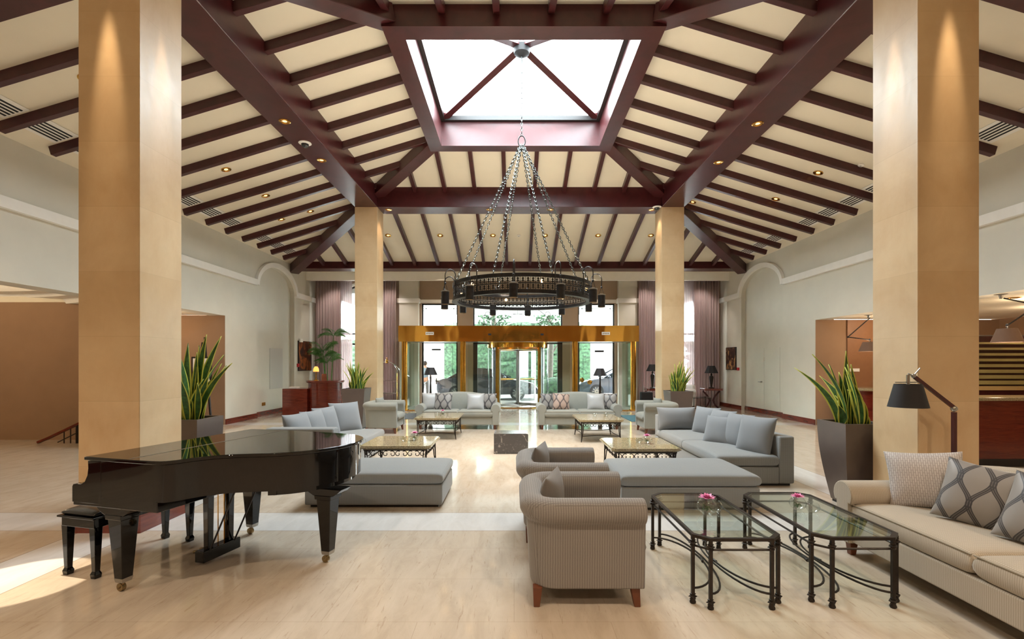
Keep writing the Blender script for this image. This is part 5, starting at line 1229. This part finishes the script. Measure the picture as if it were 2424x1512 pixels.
def swing_pendant(loc, pts, sh, r, lab):
    t = thing('swing_arm_pendant', lab, 'ceiling lamp', loc)
    obj('ceiling_plate', MB().lathe([(.09,0),(.09,-.03),(.03,-.04),(.02,-.10)], seg=20), 'steel', t)
    for a, b in zip(pts[:-1], pts[1:]): obj('arm', MB().tube([a,b],.012,8).ball(b,.022,10,6), 'blackiron', t)
    x, y, z = pts[-1]; obj('lamp_shade', MB().lathe([(r,z-.05-sh),(r*.62,z-.05),(r*.60,z-.05),(r*.98,z-.05-sh)], (x,y,0), 32, cap=False), 'shadelinen', t)
    obj('fitting', MB().tube([(x,y,z+.03),(x,y,z-.09)],.014,8), 'chrome', t)
    lamp('POINT', (loc[0]+x,loc[1]+y,loc[2]+z-.16), 14, WARM, .05)
swing_pendant((8.05,8.0,2.778),[(0,-.05,-.10),(.50,-.1,-.22),(-.10,-.2,-.56)],.22,.20,'ceiling lamp with folding arm and grey linen shade over the bar counter')
swing_pendant((8.35,11.4,2.778),[(0,-.05,-.10),(-.55,-.1,-.55),(-.08,-.15,-.62)],.22,.22,'ceiling lamp with folding arm and grey shade in the doorway beside the right column')
for x, y, w in ((8.9,8.6,'left'),(9.3,8.2,'middle'),(9.9,8.4,'right')): downlight((x,y,2.779),'small bar room ceiling downlight, %s of the three'%w, group='bar room downlights')
cp = thing('round_lectern','round red mahogany host desk in the doorway beyond the right column','desk',(8.75,12.05,0))
obj('drum', MB().lathe([(.36,0),(.36,.94),(.0001,.94)],seg=36,cap=False),'redwood',cp); obj('top', MB().lathe([(.44,.94),(.46,.96),(.46,1.01),(.0001,1.01)],seg=36),'granite',cp)
M['panel'] = P('brown wall panel', lin(140,98,66), .5)
struct('trim_20', MB().box(8.7,9.6,12.62,12.67,.12,2.75), 'panel')
tag(obj('notice_card', MB().box(8.75,9.0,12.60,12.62,1.40,1.48), 'paper', smooth=0), 'small white sign on the brown panel beyond the right doorway', 'sign')
es = thing('easel_sign','black easel with a framed white notice in the left passage','easel',(-7.93,12.3,0),0)
obj('easel_leg', MB().beam((-.24,0,0),(-.03,.05,2.15),.03,.03),'blackiron',es,smooth=0); obj('easel_leg', MB().beam((.24,0,0),(.03,.05,2.28),.03,.03),'blackiron',es,smooth=0)
obj('easel_leg', MB().beam((0,.36,0),(0,.07,2.05),.03,.03),'blackiron',es,smooth=0)
fb = obj('board_frame', MB().box(-.25,.25,-.04,-.005,1.08,1.78), 'blackiron', es, smooth=0); obj('notice', MB().box(-.21,.21,-.045,-.04,1.12,1.74), 'paper', fb, smooth=0)

# ============================================================ person outside, seen from behind
def person(loc, rotz):
    t = thing('person','person in a grey blue shirt walking away outside the left door','person',loc,rotz)
    def skin(name, V, E, mat, par, sub=2):
        me = bpy.data.meshes.new(name); me.from_pydata([v[:3] for v in V], E, []); o = bpy.data.objects.new(name, me); COL.objects.link(o); o.parent = par
        me.materials.append(M[mat]); md = o.modifiers.new('skin','SKIN'); 
        if not me.skin_vertices: me.skin_vertices.new(name='') if hasattr(me.skin_vertices,'new') else None
        b = bmesh.new(); b.from_mesh(me); ly_ = b.verts.layers.skin.verify(); b.verts.ensure_lookup_table()
        for i, v in enumerate(V): b.verts[i][ly_].radius = (v[3], v[4] if len(v) > 4 else v[3]); b.verts[i][ly_].use_root = (i == 0)
        b.to_mesh(me); b.free(); s = o.modifiers.new('sub','SUBSURF'); s.levels = sub; s.render_levels = sub
        md.use_smooth_shade = True; return o
    V = [(0,0,.95,.15,.11),(0,0,1.12,.13,.10),(0,-.01,1.32,.16,.11),(0,0,1.44,.12,.09),(0,0,1.50,.055),(0,-.01,1.60,.08,.09),(0,-.01,1.68,.06,.07),
         (-.19,0,1.41,.055),(-.24,.02,1.15,.042),(-.25,-.05,.92,.033),(-.25,-.07,.84,.03),(.19,0,1.41,.055),(.24,-.02,1.15,.042),(.25,-.10,.93,.033),(.25,-.12,.85,.03),
         (-.09,0,.86,.085),(-.10,-.06,.50,.06),(-.10,.05,.12,.04),(-.10,.04,.05,.035),(-.10,-.09,.03,.03),(.09,0,.86,.085),(.10,.07,.50,.06),(.10,.22,.16,.04),(.10,.24,.09,.035),(.10,.12,.03,.03)]
    E = [(0,1),(1,2),(2,3),(3,4),(4,5),(5,6),(3,7),(7,8),(8,9),(9,10),(3,11),(11,12),(12,13),(13,14),(0,15),(15,16),(16,17),(17,18),(18,19),(0,20),(20,21),(21,22),(22,23),(23,24)]
    skin('body', V, E, 'skin', t)
    sh = [(0,0,.98,.165,.125),(0,0,1.12,.15,.115),(0,-.01,1.32,.175,.125),(0,0,1.43,.13,.10),(-.19,0,1.41,.07),(-.235,.015,1.20,.06),(.19,0,1.41,.07),(.235,-.015,1.20,.06)]
    skin('shirt', sh, [(0,1),(1,2),(2,3),(3,4),(4,5),(3,6),(6,7)], 'shirt', t)
    tr = [(0,0,.95,.16,.12),(-.09,0,.84,.10),(-.10,-.05,.50,.075),(-.10,.04,.14,.06),(.09,0,.84,.10),(.10,.07,.50,.075),(.10,.21,.18,.06)]
    skin('trousers', tr, [(0,1),(1,2),(2,3),(0,4),(4,5),(5,6)], 'trouser', t)
    obj('hair', MB().ball((0,.01,1.645),.105,16,12,(.92,1.0,1.05)), 'hair', t)
    for s in (-1,1):
        mb = MB(); c = Vector((s*.25,-.07 if s < 0 else -.12,.84))
        for j, (dy, l) in enumerate(((-.03,.07),(-.01,.08),(.01,.075),(.03,.06))): mb.tube([c+Vector((0,dy,.01)), c+Vector((-s*.005,dy,-l*.5)), c+Vector((-s*.02,dy,-l))],[.010,.009,.006],6)
        mb.tube([c+Vector((0,-.03,.02)), c+Vector((-s*.01,-.06,-.01)), c+Vector((-s*.015,-.065,-.04))],[.011,.009,.007],6)
        obj('hand', mb, 'skin', t)
person((-3.85,20.9,-.02), PI)
